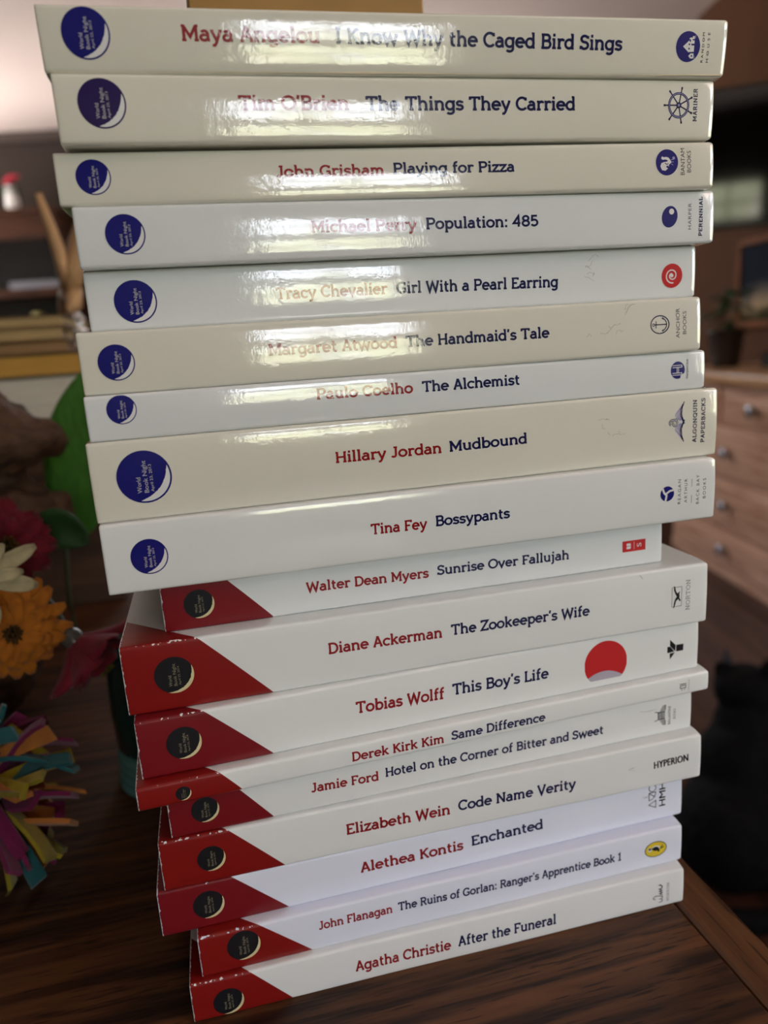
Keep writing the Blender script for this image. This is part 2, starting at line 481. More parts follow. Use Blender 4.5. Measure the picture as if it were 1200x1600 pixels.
def stroke(pts, h, closed=None):
    """mitred ribbon along a polyline -> quads"""
    n = len(pts)
    if closed is None:
        closed = n > 4 and math.dist(pts[0], pts[-1]) < 1e-6 * max(1.0, abs(pts[0][0]) + abs(pts[0][1]))
    if closed:
        pts = pts[:-1]
        n -= 1
    L, Rr = [], []
    for i in range(n):
        p = Vector(pts[i])
        a = Vector(pts[i - 1]) if (i > 0 or closed) else None
        b = Vector(pts[(i + 1) % n]) if (i < n - 1 or closed) else None
        d1 = (p - a).normalized() if a is not None else None
        d2 = (b - p).normalized() if b is not None else None
        d1, d2 = d1 or d2, d2 or d1
        n1 = Vector((-d1.y, d1.x)); n2 = Vector((-d2.y, d2.x))
        mt = n1 + n2
        if mt.length < 1e-6:
            mt = n1
        mt.normalize()
        k = h / max(0.42, mt.dot(n1))
        L.append(tuple(p + mt * k)); Rr.append(tuple(p - mt * k))
    v = [q for pr in zip(L, Rr) for q in pr]
    f = []
    for i in range(n if closed else n - 1):
        j = (i + 1) % n
        f.append((2 * i, 2 * i + 1, 2 * j + 1, 2 * j))
    return v, f


def slab_text(txt, weight=128, spacing=0):
    """2-D verts and faces in font units, and the width"""
    v, f, x = [], [], 0
    first = None
    for ch in txt:
        adv, strokes = G[ch]
        for s0 in strokes:
            s = s0
            w = weight * (1.12 if len(s) == 2 and ch in "ij:" and abs(s[0][0] - s[1][0]) == 124 else 1.0)
            horiz = len(s) == 2 and s[0][1] == s[1][1]
            fine = [s[0]]
            for p_, q_ in zip(s, s[1:]):
                k_ = max(1, int(math.dist(p_, q_) / 130))
                fine += [(p_[0] + (q_[0] - p_[0]) * j_ / k_, p_[1] + (q_[1] - p_[1]) * j_ / k_) for j_ in range(1, k_ + 1)]
            sv, sf = stroke(fine, (w * 0.9 if horiz and w == weight else w) / 2, closed=len(s) > 4 and math.dist(s[0], s[-1]) < 1e-3)
            o = len(v)
            v += [(p[0] + x, p[1]) for p in sv]
            f += [tuple(i + o for i in q) for q in sf]
        x += adv + spacing
    return v, f


_FONT_CACHE = {}


def sans_text(txt, spacing=1.0):
    """built-in typeface -> 2-D verts and faces"""
    key = (txt, spacing)
    if key not in _FONT_CACHE:
        cu = bpy.data.curves.new('t', 'FONT')
        cu.body = txt
        cu.size = 1.0
        cu.space_character = spacing
        cu.resolution_u = 3
        o = bpy.data.objects.new('t', cu)
        COL.objects.link(o)
        dg = bpy.context.evaluated_depsgraph_get()
        dg.update()
        me = bpy.data.meshes.new_from_object(o.evaluated_get(dg))
        _FONT_CACHE[key] = ([(p.co.x, p.co.y) for p in me.vertices], [tuple(p.vertices) for p in me.polygons])
        bpy.data.objects.remove(o)
        bpy.data.curves.remove(cu)
        bpy.data.meshes.remove(me)
    return _FONT_CACHE[key]


# ------------------------------------------------------------------ paper-cover materials
def cover_nodes(n, l, b, rough, rough_coat, bump_k):
    """the laminate's fine orange peel; the ink printed under it shares it"""
    tc = n.new('ShaderNodeTexCoord')
    t1 = n.new('ShaderNodeTexNoise'); t1.inputs['Scale'].default_value = 1350; t1.inputs['Detail'].default_value = 2
    t2 = n.new('ShaderNodeTexNoise'); t2.inputs['Scale'].default_value = 210; t2.inputs['Detail'].default_value = 3
    l.new(tc.outputs['Object'], t1.inputs['Vector']); l.new(tc.outputs['Object'], t2.inputs['Vector'])
    b1 = n.new('ShaderNodeBump'); b1.inputs['Distance'].default_value = 1.4e-5 * bump_k
    b2 = n.new('ShaderNodeBump'); b2.inputs['Distance'].default_value = 4.5e-5 * bump_k
    l.new(t1.outputs['Fac'], b1.inputs['Height']); l.new(t2.outputs['Fac'], b2.inputs['Height'])
    l.new(b2.outputs[0], b1.inputs['Normal'])
    l.new(b1.outputs[0], b.inputs['Normal'])
    b.inputs['Roughness'].default_value = rough
    b.inputs['Specular IOR Level'].default_value = 0.2 if rough_coat else 0.5
    b.inputs['Coat Weight'].default_value = rough_coat
    b.inputs['Coat Roughness'].default_value = 0.045
    b.inputs['Coat IOR'].default_value = 1.74
    l.new(b1.outputs[0], b.inputs['Coat Normal'])
    return tc


def cover_mat(name, base, red, T, glossy):
    m, n, l, b = new_mat(name)
    tc = cover_nodes(n, l, b, 0.24 if glossy else 0.34, 1.0 if glossy else 0.0, 1.0 if glossy else 0.8)
    b.inputs['Base Color'].default_value = base

    def M(op, x, y=None, z=None):
        q = n.new('ShaderNodeMath'); q.operation = op
        for i, a in enumerate((x, y, z)):
            if a is None:
                continue
            if isinstance(a, (int, float)):
                q.inputs[i].default_value = a
            else:
                l.new(a, q.inputs[i])
        return q.outputs[0]
    if red:
        ut, ub, rc = red
        k = (ub - ut) / T
        sep = n.new('ShaderNodeSeparateXYZ')
        l.new(tc.outputs['Object'], sep.inputs[0])
        X, Y, Z = sep.outputs
        wrap = M('SUBTRACT', M('SUBTRACT', T, Z), Y)
        edge = M('MULTIPLY_ADD', wrap, k, ut)
        mask = M('MULTIPLY', M('SUBTRACT', edge, X), 6000.0)
        mask = M('MINIMUM', M('MAXIMUM', mask, 0.0), 1.0)
        t = n.new('ShaderNodeTexNoise'); t.inputs['Scale'].default_value = 800; t.inputs['Detail'].default_value = 4
        l.new(tc.outputs['Object'], t.inputs['Vector'])
        nz = M('MULTIPLY_ADD', t.outputs['Fac'], 3.2, -0.9)
        top = M('LESS_THAN', M('ADD', M('ABSOLUTE', Y), M('SUBTRACT', T, Z)), M('MULTIPLY', nz, 0.00062))
        left = M('LESS_THAN', X, M('MULTIPLY', nz, 0.00042))
        wear = M('MAXIMUM', top, left)
        mask = M('MULTIPLY', mask, M('SUBTRACT', 1.0, wear))
        mx = n.new('ShaderNodeMix'); mx.data_type = 'RGBA'
        l.new(mask, mx.inputs[0])
        mx.inputs[6].default_value = base
        mx.inputs[7].default_value = rc
        l.new(mx.outputs[2], b.inputs['Base Color'])
    return m


def ink(name, col, glossy):
    m, n, l, b = new_mat(name)
    cover_nodes(n, l, b, 0.24 if glossy else 0.34, 1.0 if glossy else 0.0, 1.0 if glossy else 0.8)
    b.inputs['Base Color'].default_value = col
    return m


INK = {}
for g_, sfx in ((True, 'gloss'), (False, 'matt')):
    for nm, c in (('red', srgb(142, 18, 24)), ('navy', srgb(18, 22, 74)), ('disc', srgb(28, 29, 112)), ('plum', srgb(44, 30, 84)),
                  ('black', srgb(24, 25, 30)), ('white', srgb(226, 226, 228)), ('cream', srgb(214, 204, 160)), ('grey', srgb(62, 62, 70)),
                  ('scarlet', srgb(196, 38, 42)), ('yellow', srgb(226, 200, 52)), ('silver', srgb(176, 170, 184)), ('lilac', srgb(150, 146, 196)),
                  ('dim', srgb(140, 134, 112)), ('scuff', srgb(150, 148, 142)), ('palegrey', srgb(196, 196, 200))):
        INK[nm, g_] = ink('ink_%s_%s' % (nm, sfx), c, g_)
M_PAGES = plain('page_edges', srgb(222, 212, 186), 0.9, var=0.12, vscale=9, bump=0.0003, bscale=14, stretch=(3, 3, 260))


# ------------------------------------------------------------------ a paperback
class Book:
    D = 0.118

    def __init__(self, i, x, y, yaw, z0, z1, L, T, v0, white, glossy, red, label):
        """spine frame: u along the spine, v up the spine (mm, v0 = height of the measured lower edge above the underside)"""
        self.L, self.H, self.glossy, self.v0 = L, z1 - z0, glossy, v0
        self.T = T
        rnd = random.Random(i * 7 + 3)
        self.bow = rnd.uniform(.00040, .00050) if glossy else rnd.uniform(.0002, .0003)
        self.lean = 2 * math.tan(R((-6.6, -1.9, 2.2, 1.2, -.2, 2.4, .4, 0, 0)[i])) if i < 9 else rnd.uniform(-.012, .012)
        self.ph = [(rnd.uniform(90, 150), rnd.uniform(0, 6), .00004), (rnd.uniform(30, 60), rnd.uniform(0, 6), .00012)]
        self.root = thing('paperback', label, 'book', (x, y, z0), yaw, 'stacked paperbacks with white spines')
        self.red = red
        self.cover_m = cover_mat('paper_cover', white, red, self.H, glossy)
        self.make()

    def front(self, u, z):
        h = self.H / 2
        t = (z - h) / h
        return -self.bow * (1 - t * t) + self.lean * (z - h) * .5 + sum(a * math.sin(k * u + p) for k, p, a in self.ph)

    def make(self):
        L, H, D = self.L, self.H, self.D
        r = min(.0011, H * .16)
        outer = [(D, 0.0), (D * .6, 0.0), (D * .25, 0.0), (.008, 0.0), (.004, 0.0)]
        na = 5
        outer += [(r - r * math.sin(PI / 2 * k / na), r - r * math.cos(PI / 2 * k / na)) for k in range(na + 1)]
        ns = 8
        outer += [(0.0, r + (H - 2 * r) * k / ns) for k in range(1, ns)]
        outer += [(r - r * math.cos(PI / 2 * k / na), H - r + r * math.sin(PI / 2 * k / na)) for k in range(na + 1)]
        outer += [(.004, H), (.008, H), (D * .25, H), (D * .6, H), (D, H)]
        th = .00034
        inner = []
        for (y, z) in outer:
            yy = y if y > r else max(y, th)
            zz = min(max(z, th), H - th)
            inner.append((max(yy, th), zz))
        rc = .0016
        xs = [0.0, .0002, .0006, .0011, .0017]
        nseg = 44
        xs += [.0017 + (L - .0034) * k / nseg for k in range(1, nseg)]
        xs += [L - q for q in (.0017, .0011, .0006, .0002, 0.0)]
        v, f = [], []
        npf = len(outer)
        for xk in xs:
            de = min(xk, L - xk)
            rcs = rc if xk > L / 2 else .0005
            drop = rcs - math.sqrt(max(0, rcs * rcs - (rcs - de) ** 2)) if de < rcs else 0.0
            for ring in (outer, inner):
                for (y, z) in ring:
                    fade = math.exp(-max(0, y) / .002)
                    zz = min(max(z, drop * fade), H - drop * fade)
                    yy = y + self.front(xk, zz) * math.exp(-max(0, y) / .004) + drop * .35 * math.exp(-max(0, y) / .001)
                    v.append((xk, yy, zz))
        st = 2 * npf
        for k in range(len(xs) - 1):
            a, b = k * st, (k + 1) * st
            for j in range(npf - 1):
                f.append((a + j, b + j, b + j + 1, a + j + 1))
                f.append((a + npf + j, a + npf + j + 1, b + npf + j + 1, b + npf + j))
            f.append((a, a + npf, b + npf, b))
            f.append((a + npf - 1, b + npf - 1, b + st - 1, a + st - 1))
        e = (len(xs) - 1) * st
        for j in range(npf - 1):
            f.append((j, j + 1, npf + j + 1, npf + j))
            f.append((e + j, e + npf + j, e + npf + j + 1, e + j + 1))
        mb = MB()
        mb.add(v, f)
        self.cover = mb.build('cover', self.cover_m, self.root, smooth=True)
        mod = self.cover.modifiers.new('split', 'EDGE_SPLIT')
        mod.split_angle = R(50)
        mb = MB()
        mb.box(.0006, L - .0008, .0009, D - .0006, .0004, H - .0004)
        mb.build('page_block', M_PAGES, self.root)

    # printing on the spine: 2-D shapes in mm -> mesh hugging the spine
    def printer(self):
        return Printer(self)


class Printer:
    def __init__(self, book):
        self.b, self.v, self.f, self.mi, self.mats = book, [], [], [], []

    def slot(self, colour):
        mt = INK[colour, self.b.glossy]
        if mt not in self.mats:
            self.mats.append(mt)
        return self.mats.index(mt)

    def put(self, pts, faces, colour, layer=1):
        s = self.slot(colour)
        o = len(self.v)
        for (u, v) in pts:
            uu, zz = u / 1000, v / 1000 + self.b.v0
            zz = min(max(zz, .0003), self.b.H - .0003)
            self.v.append((uu, self.b.front(uu, zz) - .00002 - .00003 * layer, zz))
        for q in faces:
            self.f.append(tuple(i + o for i in q))
            self.mi.append(s)

    def poly(self, pts, colour, layer=1):
        tris = tessellate_polygon([[Vector((p[0], p[1], 0)) for p in pts]])
        self.put(pts, tris, colour, layer)

    def disc(self, cx, cy, rx, colour, ry=None, layer=1, tilt=0.0, n=36):
        ry = ry or rx
        pts = []
        for k in range(n):
            a = 2 * PI * k / n
            x, y = rx * math.cos(a), ry * math.sin(a)
            pts.append((cx + x * math.cos(tilt) - y * math.sin(tilt), cy + x * math.sin(tilt) + y * math.cos(tilt)))
        # rings keep the disc curved with the spine
        mid = [(cx + (p[0] - cx) * .5, cy + (p[1] - cy) * .5) for p in pts]
        allp = pts + mid + [(cx, cy)]
        fc = []
        for k in range(n):
            j = (k + 1) % n
            fc.append((k, j, n + j, n + k)); fc.append((n + k, n + j, 2 * n))
        self.put(allp, fc, colour, layer)

    def line(self, pts, w, colour, layer=1):
        v, f = stroke(pts, w / 2)
        self.put(v, f, colour, layer)

    def text(self, vf, u0, v0, u1, v1, h, colour, layer=1, base=None):
        """text from its left end (u0,v0) to its right end (u1,v1); h = capital height (mm); base = capital height in font units"""
        vs, fs = vf
        xs = [p[0] for p in vs]
        x0, x1 = min(xs), max(xs)
        d = Vector((u1 - u0, v1 - v0))
        ln = d.length
        d.normalize()
        nrm = Vector((-d.y, d.x))
        sx, sy = ln / (x1 - x0), h / base
        pts = []
        for (x, y) in vs:
            q = Vector((u0, v0)) + d * ((x - x0) * sx) + nrm * (y * sy)
            pts.append((q.x, q.y))
        self.put(pts, fs, colour, layer)

    def slab(self, t, u0, v0, u1, v1, h, colour, weight=128, spacing=0, layer=1):
        self.text(slab_text(t, weight, spacing), u0, v0, u1, v1, h, colour, layer, 700)

    def sans(self, t, u0, v0, u1, v1, h, colour, spacing=1.0, layer=1):
        self.text(sans_text(t, spacing), u0, v0, u1, v1, h, colour, layer, 0.73)

    def build(self, name, parent=None):
        me = bpy.data.meshes.new(name)
        me.from_pydata(self.v, [], self.f)
        for mt in self.mats:
            me.materials.append(mt)
        for p, i in zip(me.polygons, self.mi):
            p.material_index = i
            p.use_smooth = True
        me.update()
        # faces look out of the spine, shading follows the spine's curve
        bm = bmesh.new(); bm.from_mesh(me)
        bm.normal_update()
        bmesh.ops.reverse_faces(bm, faces=[q for q in bm.faces if q.normal.y > 0])
        bm.to_mesh(me); bm.free()
        nr = []
        b = self.b
        for q in me.vertices:
            e = 2e-4
            dx = (b.front(q.co.x + e, q.co.z) - b.front(q.co.x - e, q.co.z)) / (2 * e)
            dz = (b.front(q.co.x, q.co.z + e) - b.front(q.co.x, q.co.z - e)) / (2 * e)
            nr.append(Vector((dx, -1, dz)).normalized())
        me.normals_split_custom_set_from_vertices(nr)
        o = bpy.data.objects.new(name, me)
        COL.objects.link(o)
        o.parent = parent or self.b.root
        return o


WARM, COOL, PLAIN = srgb(222, 220, 208), srgb(222, 226, 228), srgb(229, 232, 232)
SKYLIT_WHITE = srgb(226, 231, 246)  # blue of the skylight on the lower books, put into the cover white
RED1, RED2 = srgb(130, 19, 16), srgb(118, 17, 27)
# x, y, yaw, z, length, spine height, gap below (mm, degrees) ; white ; red corner (top u, bottom u) ; texts ; disc
BOOKS = [
    (-4.2, 3.5, -1.30, 302.7, 208.8, 15.0, 1.56, WARM, None, ("Maya Angelou", 37.4, 6.9, 75.9, 6.9), ("I Know Why the Caged Bird Sings", 80.8, 6.9, 171.5, 5.9), 4.0, (12.14, 8.44, 6.3),
     'uppermost white-spined paperback, with a little white house in a blue disc at its right end'),
    (-2.8, 3.8, -0.37, 284.7, 205.9, 16.5, 1.76, WARM, None, ("Tim O'Brien", 49.8, 7.6, 82.1, 7.7), ("The Things They Carried", 87.3, 7.6, 155.3, 7.6), 3.9, (12.42, 9.24, 6.42),
     "white-spined paperback with a dark ship's wheel printed at its right end"),
    (-6.1, 9.2, -1.97, 269.2, 209.7, 13.8, 1.57, WARM, None, ("John Grisham", 62.6, 5.7, 95.7, 5.5), ("Playing for Pizza", 98.8, 5.8, 138.3, 5.6), 3.25, (10.26, 6.87, 4.85),
     'white-spined paperback with a white rooster in a blue disc at its right end'),
    (-3.0, 7.6, -0.73, 251.7, 209.5, 15.9, 1.33, COOL, None, ("Michael Perry", 68.7, 7.05, 102.3, 6.8), ("Population: 485", 105.5, 6.85, 143.7, 6.65), 3.5, (13.88, 8.43, 5.65),
     'white-spined paperback with a plain blue oval holding one white dot at its right end'),
    (-3.2, 12.5, -0.73, 233.7, 206.4, 16.7, 0.98, COOL, None, ("Tracy Chevalier", 56.6, 6.15, 92.9, 6.05), ("Girl With a Pearl Earring", 95.9, 6.0, 153.1, 5.4), 3.65, (14.11, 7.76, 6.3),
     'white-spined paperback with a red spiral disc printed at its right end'),
    (-6.6, 4.8, -0.70, 215.3, 207.0, 17.4, 1.22, WARM, None, ("Margaret Atwood", 55.5, 7.4, 96.4, 7.2), ("The Handmaid's Tale", 99.4, 7.2, 149.4, 7.1), 3.55, (10.29, 8.47, 5.3),
     'cream-white paperback with a small ringed anchor printed at its right end'),
    (-6.8, 2.1, 0.46, 202.0, 210.7, 12.0, 1.82, COOL, None, ("Paulo Coelho", 69.2, 6.2, 100.9, 5.8), ("The Alchemist", 104.0, 5.8, 138.4, 5.6), 3.5, (10.26, 7.97, 4.33),
     'thinnest of the blue-disc paperbacks, lying on the thick one with the winged letter'),
    (-8.0, 0.8, 0.37, 177.5, 216.3, 22.7, 2.07, WARM, None, ("Hillary Jordan", 74.6, 10.1, 110.3, 9.9), ("Mudbound", 113.2, 10.0, 141.0, 10.2), 3.6, (15.42, 11.89, 8.08),
     'thickest of the blue-disc paperbacks, with a winged letter printed at its right end'),
    (-7.5, -1.3, -0.30, 155.0, 212.4, 20.4, 1.97, PLAIN, None, ("Tina Fey", 83.3, 8.25, 102.6, 8.0), ("Bossypants", 105.7, 8.4, 132.1, 8.2), 3.6, (13.38, 9.99, 5.6),
     'lowest of the blue-disc paperbacks, with worn yellowed corners at its right end'),
    (6.8, 5.6, -0.29, 137.9, 181.5, 15.1, 1.77, COOL, (20.5, 34.8, RED2), ("Walter Dean Myers", 47.0, 6.2, 90.0, 5.6), ("Sunrise Over Fallujah", 93.1, 6.0, 143.2, 5.3), 3.5, (11.71, 7.43, 4.9),
     'short red-cornered paperback with a small red box printed at its right end'),
    (-7.1, -1.9, -0.11, 114.3, 210.4, 21.9, 1.66, PLAIN, (24.3, 45.6, RED1), ("Diane Ackerman", 65.6, 9.8, 105.4, 9.3), ("The Zookeeper's Wife", 108.7, 9.6, 161.5, 9.0), 3.9, (15.48, 10.99, 6.2),
     'thickest red-cornered paperback, with a dark bird in a thin frame at its right end'),
    (-5.3, -6.5, 2.16, 93.8, 208.2, 18.8, 1.52, PLAIN, (21.8, 41.6, RED2), ("Tobias Wolff", 71.1, 8.0, 103.2, 7.0), ("This Boy's Life", 106.3, 7.7, 143.9, 7.1), 4.25, (14.17, 9.59, 5.55),
     'red-cornered paperback with a big red round sticker on the right of its spine'),
    (-7.3, -10.7, 2.36, 85.5, 212.9, 6.8, 1.60, PLAIN, (26.5, 32.4, RED1), ("Derek Kirk Kim", 69.9, 1.1, 103.0, 0.75), ("Same Difference", 105.9, 1.1, 142.6, 0.7), 3.45, (14.23, 2.58, 2.44),
     'thinnest book of the whole stack, red-cornered, its white right end jutting out'),
    (0.6, -3.8, 1.17, 68.9, 199.2, 15.1, 1.33, PLAIN, (21.5, 33.9, RED2), ("Jamie Ford", 47.5, 5.9, 71.5, 5.2), ("Hotel on the Corner of Bitter and Sweet", 74.2, 5.95, 160.3, 4.75), 3.55, (11.88, 7.81, 4.58),
     'red-cornered paperback with a tiny grey building printed at its right end'),
    (-4.0, -4.2, -0.25, 50.1, 204.8, 17.5, 1.21, PLAIN, (23.1, 40.5, RED1), ("Elizabeth Wein", 63.0, 6.55, 101.1, 6.1), ("Code Name Verity", 104.3, 6.8, 150.9, 6.1), 4.15, (16.44, 8.47, 4.7),
     'red-cornered paperback with only plain dark capitals, no emblem, at its right end'),
    (-6.8, -4.1, 0.66, 32.4, 202.0, 16.5, 1.06, SKYLIT_WHITE, (25.5, 43.3, RED2), ("Alethea Kontis", 69.8, 7.0, 108.9, 6.8), ("Enchanted", 112.3, 7.45, 141.1, 7.7), 4.1, (16.34, 8.31, 5.27),
     'bluish-white red-cornered paperback with a circle and triangles outlined at its right end'),
    (4.5, -7.9, 0.17, 16.0, 187.1, 15.3, 0.69, SKYLIT_WHITE, (21.0, 38.7, RED1), ("John Flanagan", 41.2, 7.8, 68.1, 7.6), ("The Ruins of Gorlan: Ranger's Apprentice Book 1", 70.3, 7.75, 160.1, 6.3), 3.4, (15.03, 8.94, 5.7),
     'red-cornered paperback with a bird in a yellow oval printed at its right end'),
    (0.0, -9.7, -0.60, 0.0, 190.0, 15.3, 0.40, PLAIN, (20.6, 34.8, RED1), ("Agatha Christie", 57.2, 5.1, 93.1, 4.7), ("After the Funeral", 95.9, 5.2, 134.9, 4.7), 4.35, (12.25, 5.9, 5.2),
     'lowest book of the stack, red-cornered, lying directly on the table top'),
]

books = []
NB = len(BOOKS)
bottoms, tops = [0.0] * NB, [0.0] * NB
for i, bk in enumerate(BOOKS):
    low = 0.0 if i == NB - 1 else bk[3] - bk[6] * .62
    bottoms[i] = low / 1000
for i in range(NB):
    tops[i] = bottoms[i - 1] - .00004 if i else (BOOKS[0][3] + BOOKS[0][5] + .4) / 1000
tops[2] -= .0006          # the second book's cover is bowed away from the third
for i, bk in enumerate(BOOKS):
    x, y, yaw, z, L, T, gap, white, red, au, ti, cap, em, label = bk
    glossy = red is None
    rd = None
    if red:
        k = (red[1] - red[0]) / T
        rd = (red[0] / 1000 - k * (tops[i] - (z + T) / 1000), red[1] / 1000 + k * (z / 1000 - bottoms[i]), red[2])
    b = Book(i, x / 1000, y / 1000, R(yaw), bottoms[i], tops[i], L / 1000, T / 1000, z / 1000 - bottoms[i], white, glossy, rd, label)
    books.append(b)
    p = b.printer(); p.slab(*au, cap, 'red'); o = p.build('author_lettering'); o['label'] = 'red slab-serif lettering'
    p = b.printer(); p.slab(*ti, cap, 'navy'); o = p.build('title_lettering'); o['label'] = 'navy slab-serif lettering'
    # round night emblem with a crescent
    cx, cy, er = em
    p = b.printer()
    rnd = random.Random(i)
    if glossy:
        p.disc(cx, cy, er, 'plum' if i == 1 else 'disc')
        ro, a0, a1, cr = .93, -104, 24, 'white'
    else:
        p.disc(cx, cy, er, 'black')
        ro, a0, a1, cr = 1.0, -112, 26, 'cream'
    N = 40
    out_, in_ = [], []
    for k in range(N + 1):
        a = R(a0 + (a1 - a0) * k / N)
        out_.append((ro * math.cos(a), ro * math.sin(a)))
        w_ = 2.0 * k / N - 1
        tt = ro - (.25 if glossy else .19) * max(0.0, 1 - w_ * w_) ** .85 + (rnd.uniform(-.012, .012) if 2 < k < N - 2 else 0)
        tt = min(tt, ro)
        in_.append((tt * math.cos(a), tt * math.sin(a)))
    pts = [(cx + q[0] * er, cy + q[1] * er) for q in out_ + in_]
    p.put(pts, [(k, k + 1, N + 2 + k, N + 1 + k) for k in range(N)], cr, 2)
    eo = p.build('night_emblem')
    eo['label'] = 'blue disc with a white crescent' if glossy else 'black disc with a pale crescent'
    p = b.printer()
    tc_ = 'palegrey' if glossy else 'dim'
    s = er
    p.sans("World", cx - .15 * s, cy - .60 * s, cx - .15 * s, cy + .0 * s, .17 * s, tc_, layer=3)
    p.sans("Book Night", cx + .10 * s, cy - .60 * s, cx + .10 * s, cy + .62 * s, .17 * s, tc_, layer=3)
    p.sans("April 23, 2013" if glossy else "April 23, 2014", cx + .29 * s, cy - .58 * s, cx + .29 * s, cy + .46 * s, .11 * s, tc_, layer=3)
    lo = p.build('emblem_lettering', eo)
    lo['label'] = 'pale lettering reading upwards'


# ------------------------------------------------------------------ publishers' marks
def rot(cx, cy, s):
    """emblem frame turned a quarter turn: its 'right' is up the spine, its 'up' points to the left"""
    return lambda a, b: (cx - b * s, cy + a * s)


def up(cx, cy, s):
    return lambda a, b: (cx + a * s, cy + b * s)


def P(i):
    return books[i - 1].printer()


def done(p, q, emblem_label, letter_label='small capitals reading upwards'):
    if p is not None:
        p.build('publisher_emblem')['label'] = emblem_label
    if q is not None:
        q.build('publisher_lettering')['label'] = letter_label


# 1 house in a disc
p, q = P(1), P(1)
p.disc(194.65, 7.4, 4.3, 'disc')
t = rot(195.2, 7.4, 1.0)
p.poly([t(-1.5, -1.6), t(1.3, -1.6), t(1.3, .2), t(1.75, .2), t(.0, 2.4), t(-1.7, .2), t(-1.5, .2)], 'white', 2)
p.poly([t(-3.3, -1.6), t(-1.9, -1.6), t(-1.9, -.5), t(-2.6, .25), t(-3.3, -.5)], 'white', 2)
p.poly([t(1.3, -1.6), t(2.9, -1.6), t(2.9, -.9), t(2.5, -.9), t(2.5, -.2), t(2.2, .4), t(1.9, -.3), t(1.3, -.3)], 'white', 2)
p.line([t(-3.4, -1.9), t(3.2, -1.9)], .22, 'lilac', 2)
for (a, b_) in ((-.6, .2), (.6, .2), (-2.6, -.9)):
    p.disc(*t(a, b_), .28, 'disc', layer=3, n=12)
p.poly([t(.3, -1.6), t(.8, -1.6), t(.8, -.5), t(.3, -.5)], 'disc', 3)
p.poly([t(-1.75, -1.6), t(-1.45, -1.6), t(-1.45, -.8), t(-1.75, -.8)], 'disc', 3)
p.poly([t(1.7, -1.6), t(2.1, -1.6), t(2.1, -.9), t(1.7, -.9)], 'disc', 3)
q.sans("RANDOM", 200.4, 3.05, 200.4, 11.4, .85, 'navy', 1.5)
q.sans("HOUSE", 202.3, 3.05, 202.3, 11.4, .85, 'navy', 1.9)
done(p, q, 'white house in a navy disc')

# 2 ship's wheel
p, q = P(2), P(2)
cx, cy = 192.5, 9.2
p.line(_arc(cx, cy, 3.55, 3.55, 0, 360, 36), .75, 'navy')
p.line(_arc(cx, cy, 3.55, 3.55, 0, 360, 36), .22, 'lilac', 2)
for k in range(7):
    a = PI + 2 * PI * k / 7
    d = (math.cos(a), math.sin(a))
    p.line([(cx, cy), (cx + d[0] * 5.3, cy + d[1] * 5.3)], .42, 'navy')
    p.line([(cx + d[0] * 4.9, cy + d[1] * 4.9), (cx + d[0] * 5.6, cy + d[1] * 5.6)], .62, 'navy')
p.disc(cx, cy, .95, 'navy', layer=2, n=18); p.disc(cx, cy, .42, 'lilac', layer=3, n=12)
q.slab("MARINER", 199.4, 4.4, 199.4, 14.2, 1.45, 'navy', 130, 90)
done(p, q, 'navy ship wheel')

# 3 rooster in a disc
p, q = P(3), P(3)
p.disc(192.07, 7.4, 4.1, 'disc')
t = rot(192.1, 7.4, 1.0)
p.poly([t(-2.6, .6), t(-2.4, 1.9), t(-1.2, 2.5), t(-.2, 2.1), t(.1, 1.1), t(.2, .1), t(.6, -.3), t(.9, .6), t(.8, 1.7), t(1.2, 2.2), t(1.9, 1.9), t(1.6, 1.2),
        t(1.7, .3), t(1.4, -.6), t(.6, -1.2), t(.0, -1.6), t(-.5, -1.0), t(-.9, -.5), t(-1.3, -.8), t(-1.0, .1), t(-1.5, .4), t(-1.9, -.3)], 'white', 2)
for (a, b_, a2, b2) in ((.1, -1.6, .1, -2.4), (.7, -1.3, .9, -2.3), (-.5, -1.5, -.9, -2.2)):
    p.line([t(a, b_), t(a2, b2)], .2, 'lilac', 2)
p.disc(*t(1.3, -2.4), .5, 'lilac', layer=2, n=10)
p.line([t(-.2, .9), t(-.7, .1), t(-.3, -.5)], .25, 'disc', 3)
q.sans("BANTAM", 198.6, 3.35, 198.6, 11.75, 1.55, 'grey')
q.sans("BOOKS", 200.95, 4.1, 200.95, 10.9, 1.55, 'grey')
done(p, q, 'white rooster in a navy disc')

# 4 oval with a dot
p, q = P(4), P(4)
p.disc(191.99, 8.2, 2.95, 'disc', ry=3.55, tilt=R(-18))
p.disc(192.7, 9.85, .95, 'white', layer=2, n=18)
q.sans("HARPER", 200.3, 3.85, 200.3, 12.4, 1.25, 'grey', 1.15)
q.slab("PERENNIAL", 204.7, 1.6, 204.7, 14.4, 1.35, 'navy', 150, 70)
done(p, q, 'blue oval with a white dot')

# 5 red spiral
p = P(5)
p.disc(196.77, 7.15, 4.1, 'scarlet', ry=4.15)
sp = []
for k in range(60):
    a = R(-75 - 560 * k / 59)
    rr = 2.55 - 1.95 * k / 59
    sp.append((196.75 + rr * math.cos(a), 7.2 + rr * math.sin(a)))
p.line(sp, .42, 'white', 2)
p.disc(196.7, 7.2, .62, 'white', layer=2, n=16)
done(p, None, 'red disc with a white spiral')

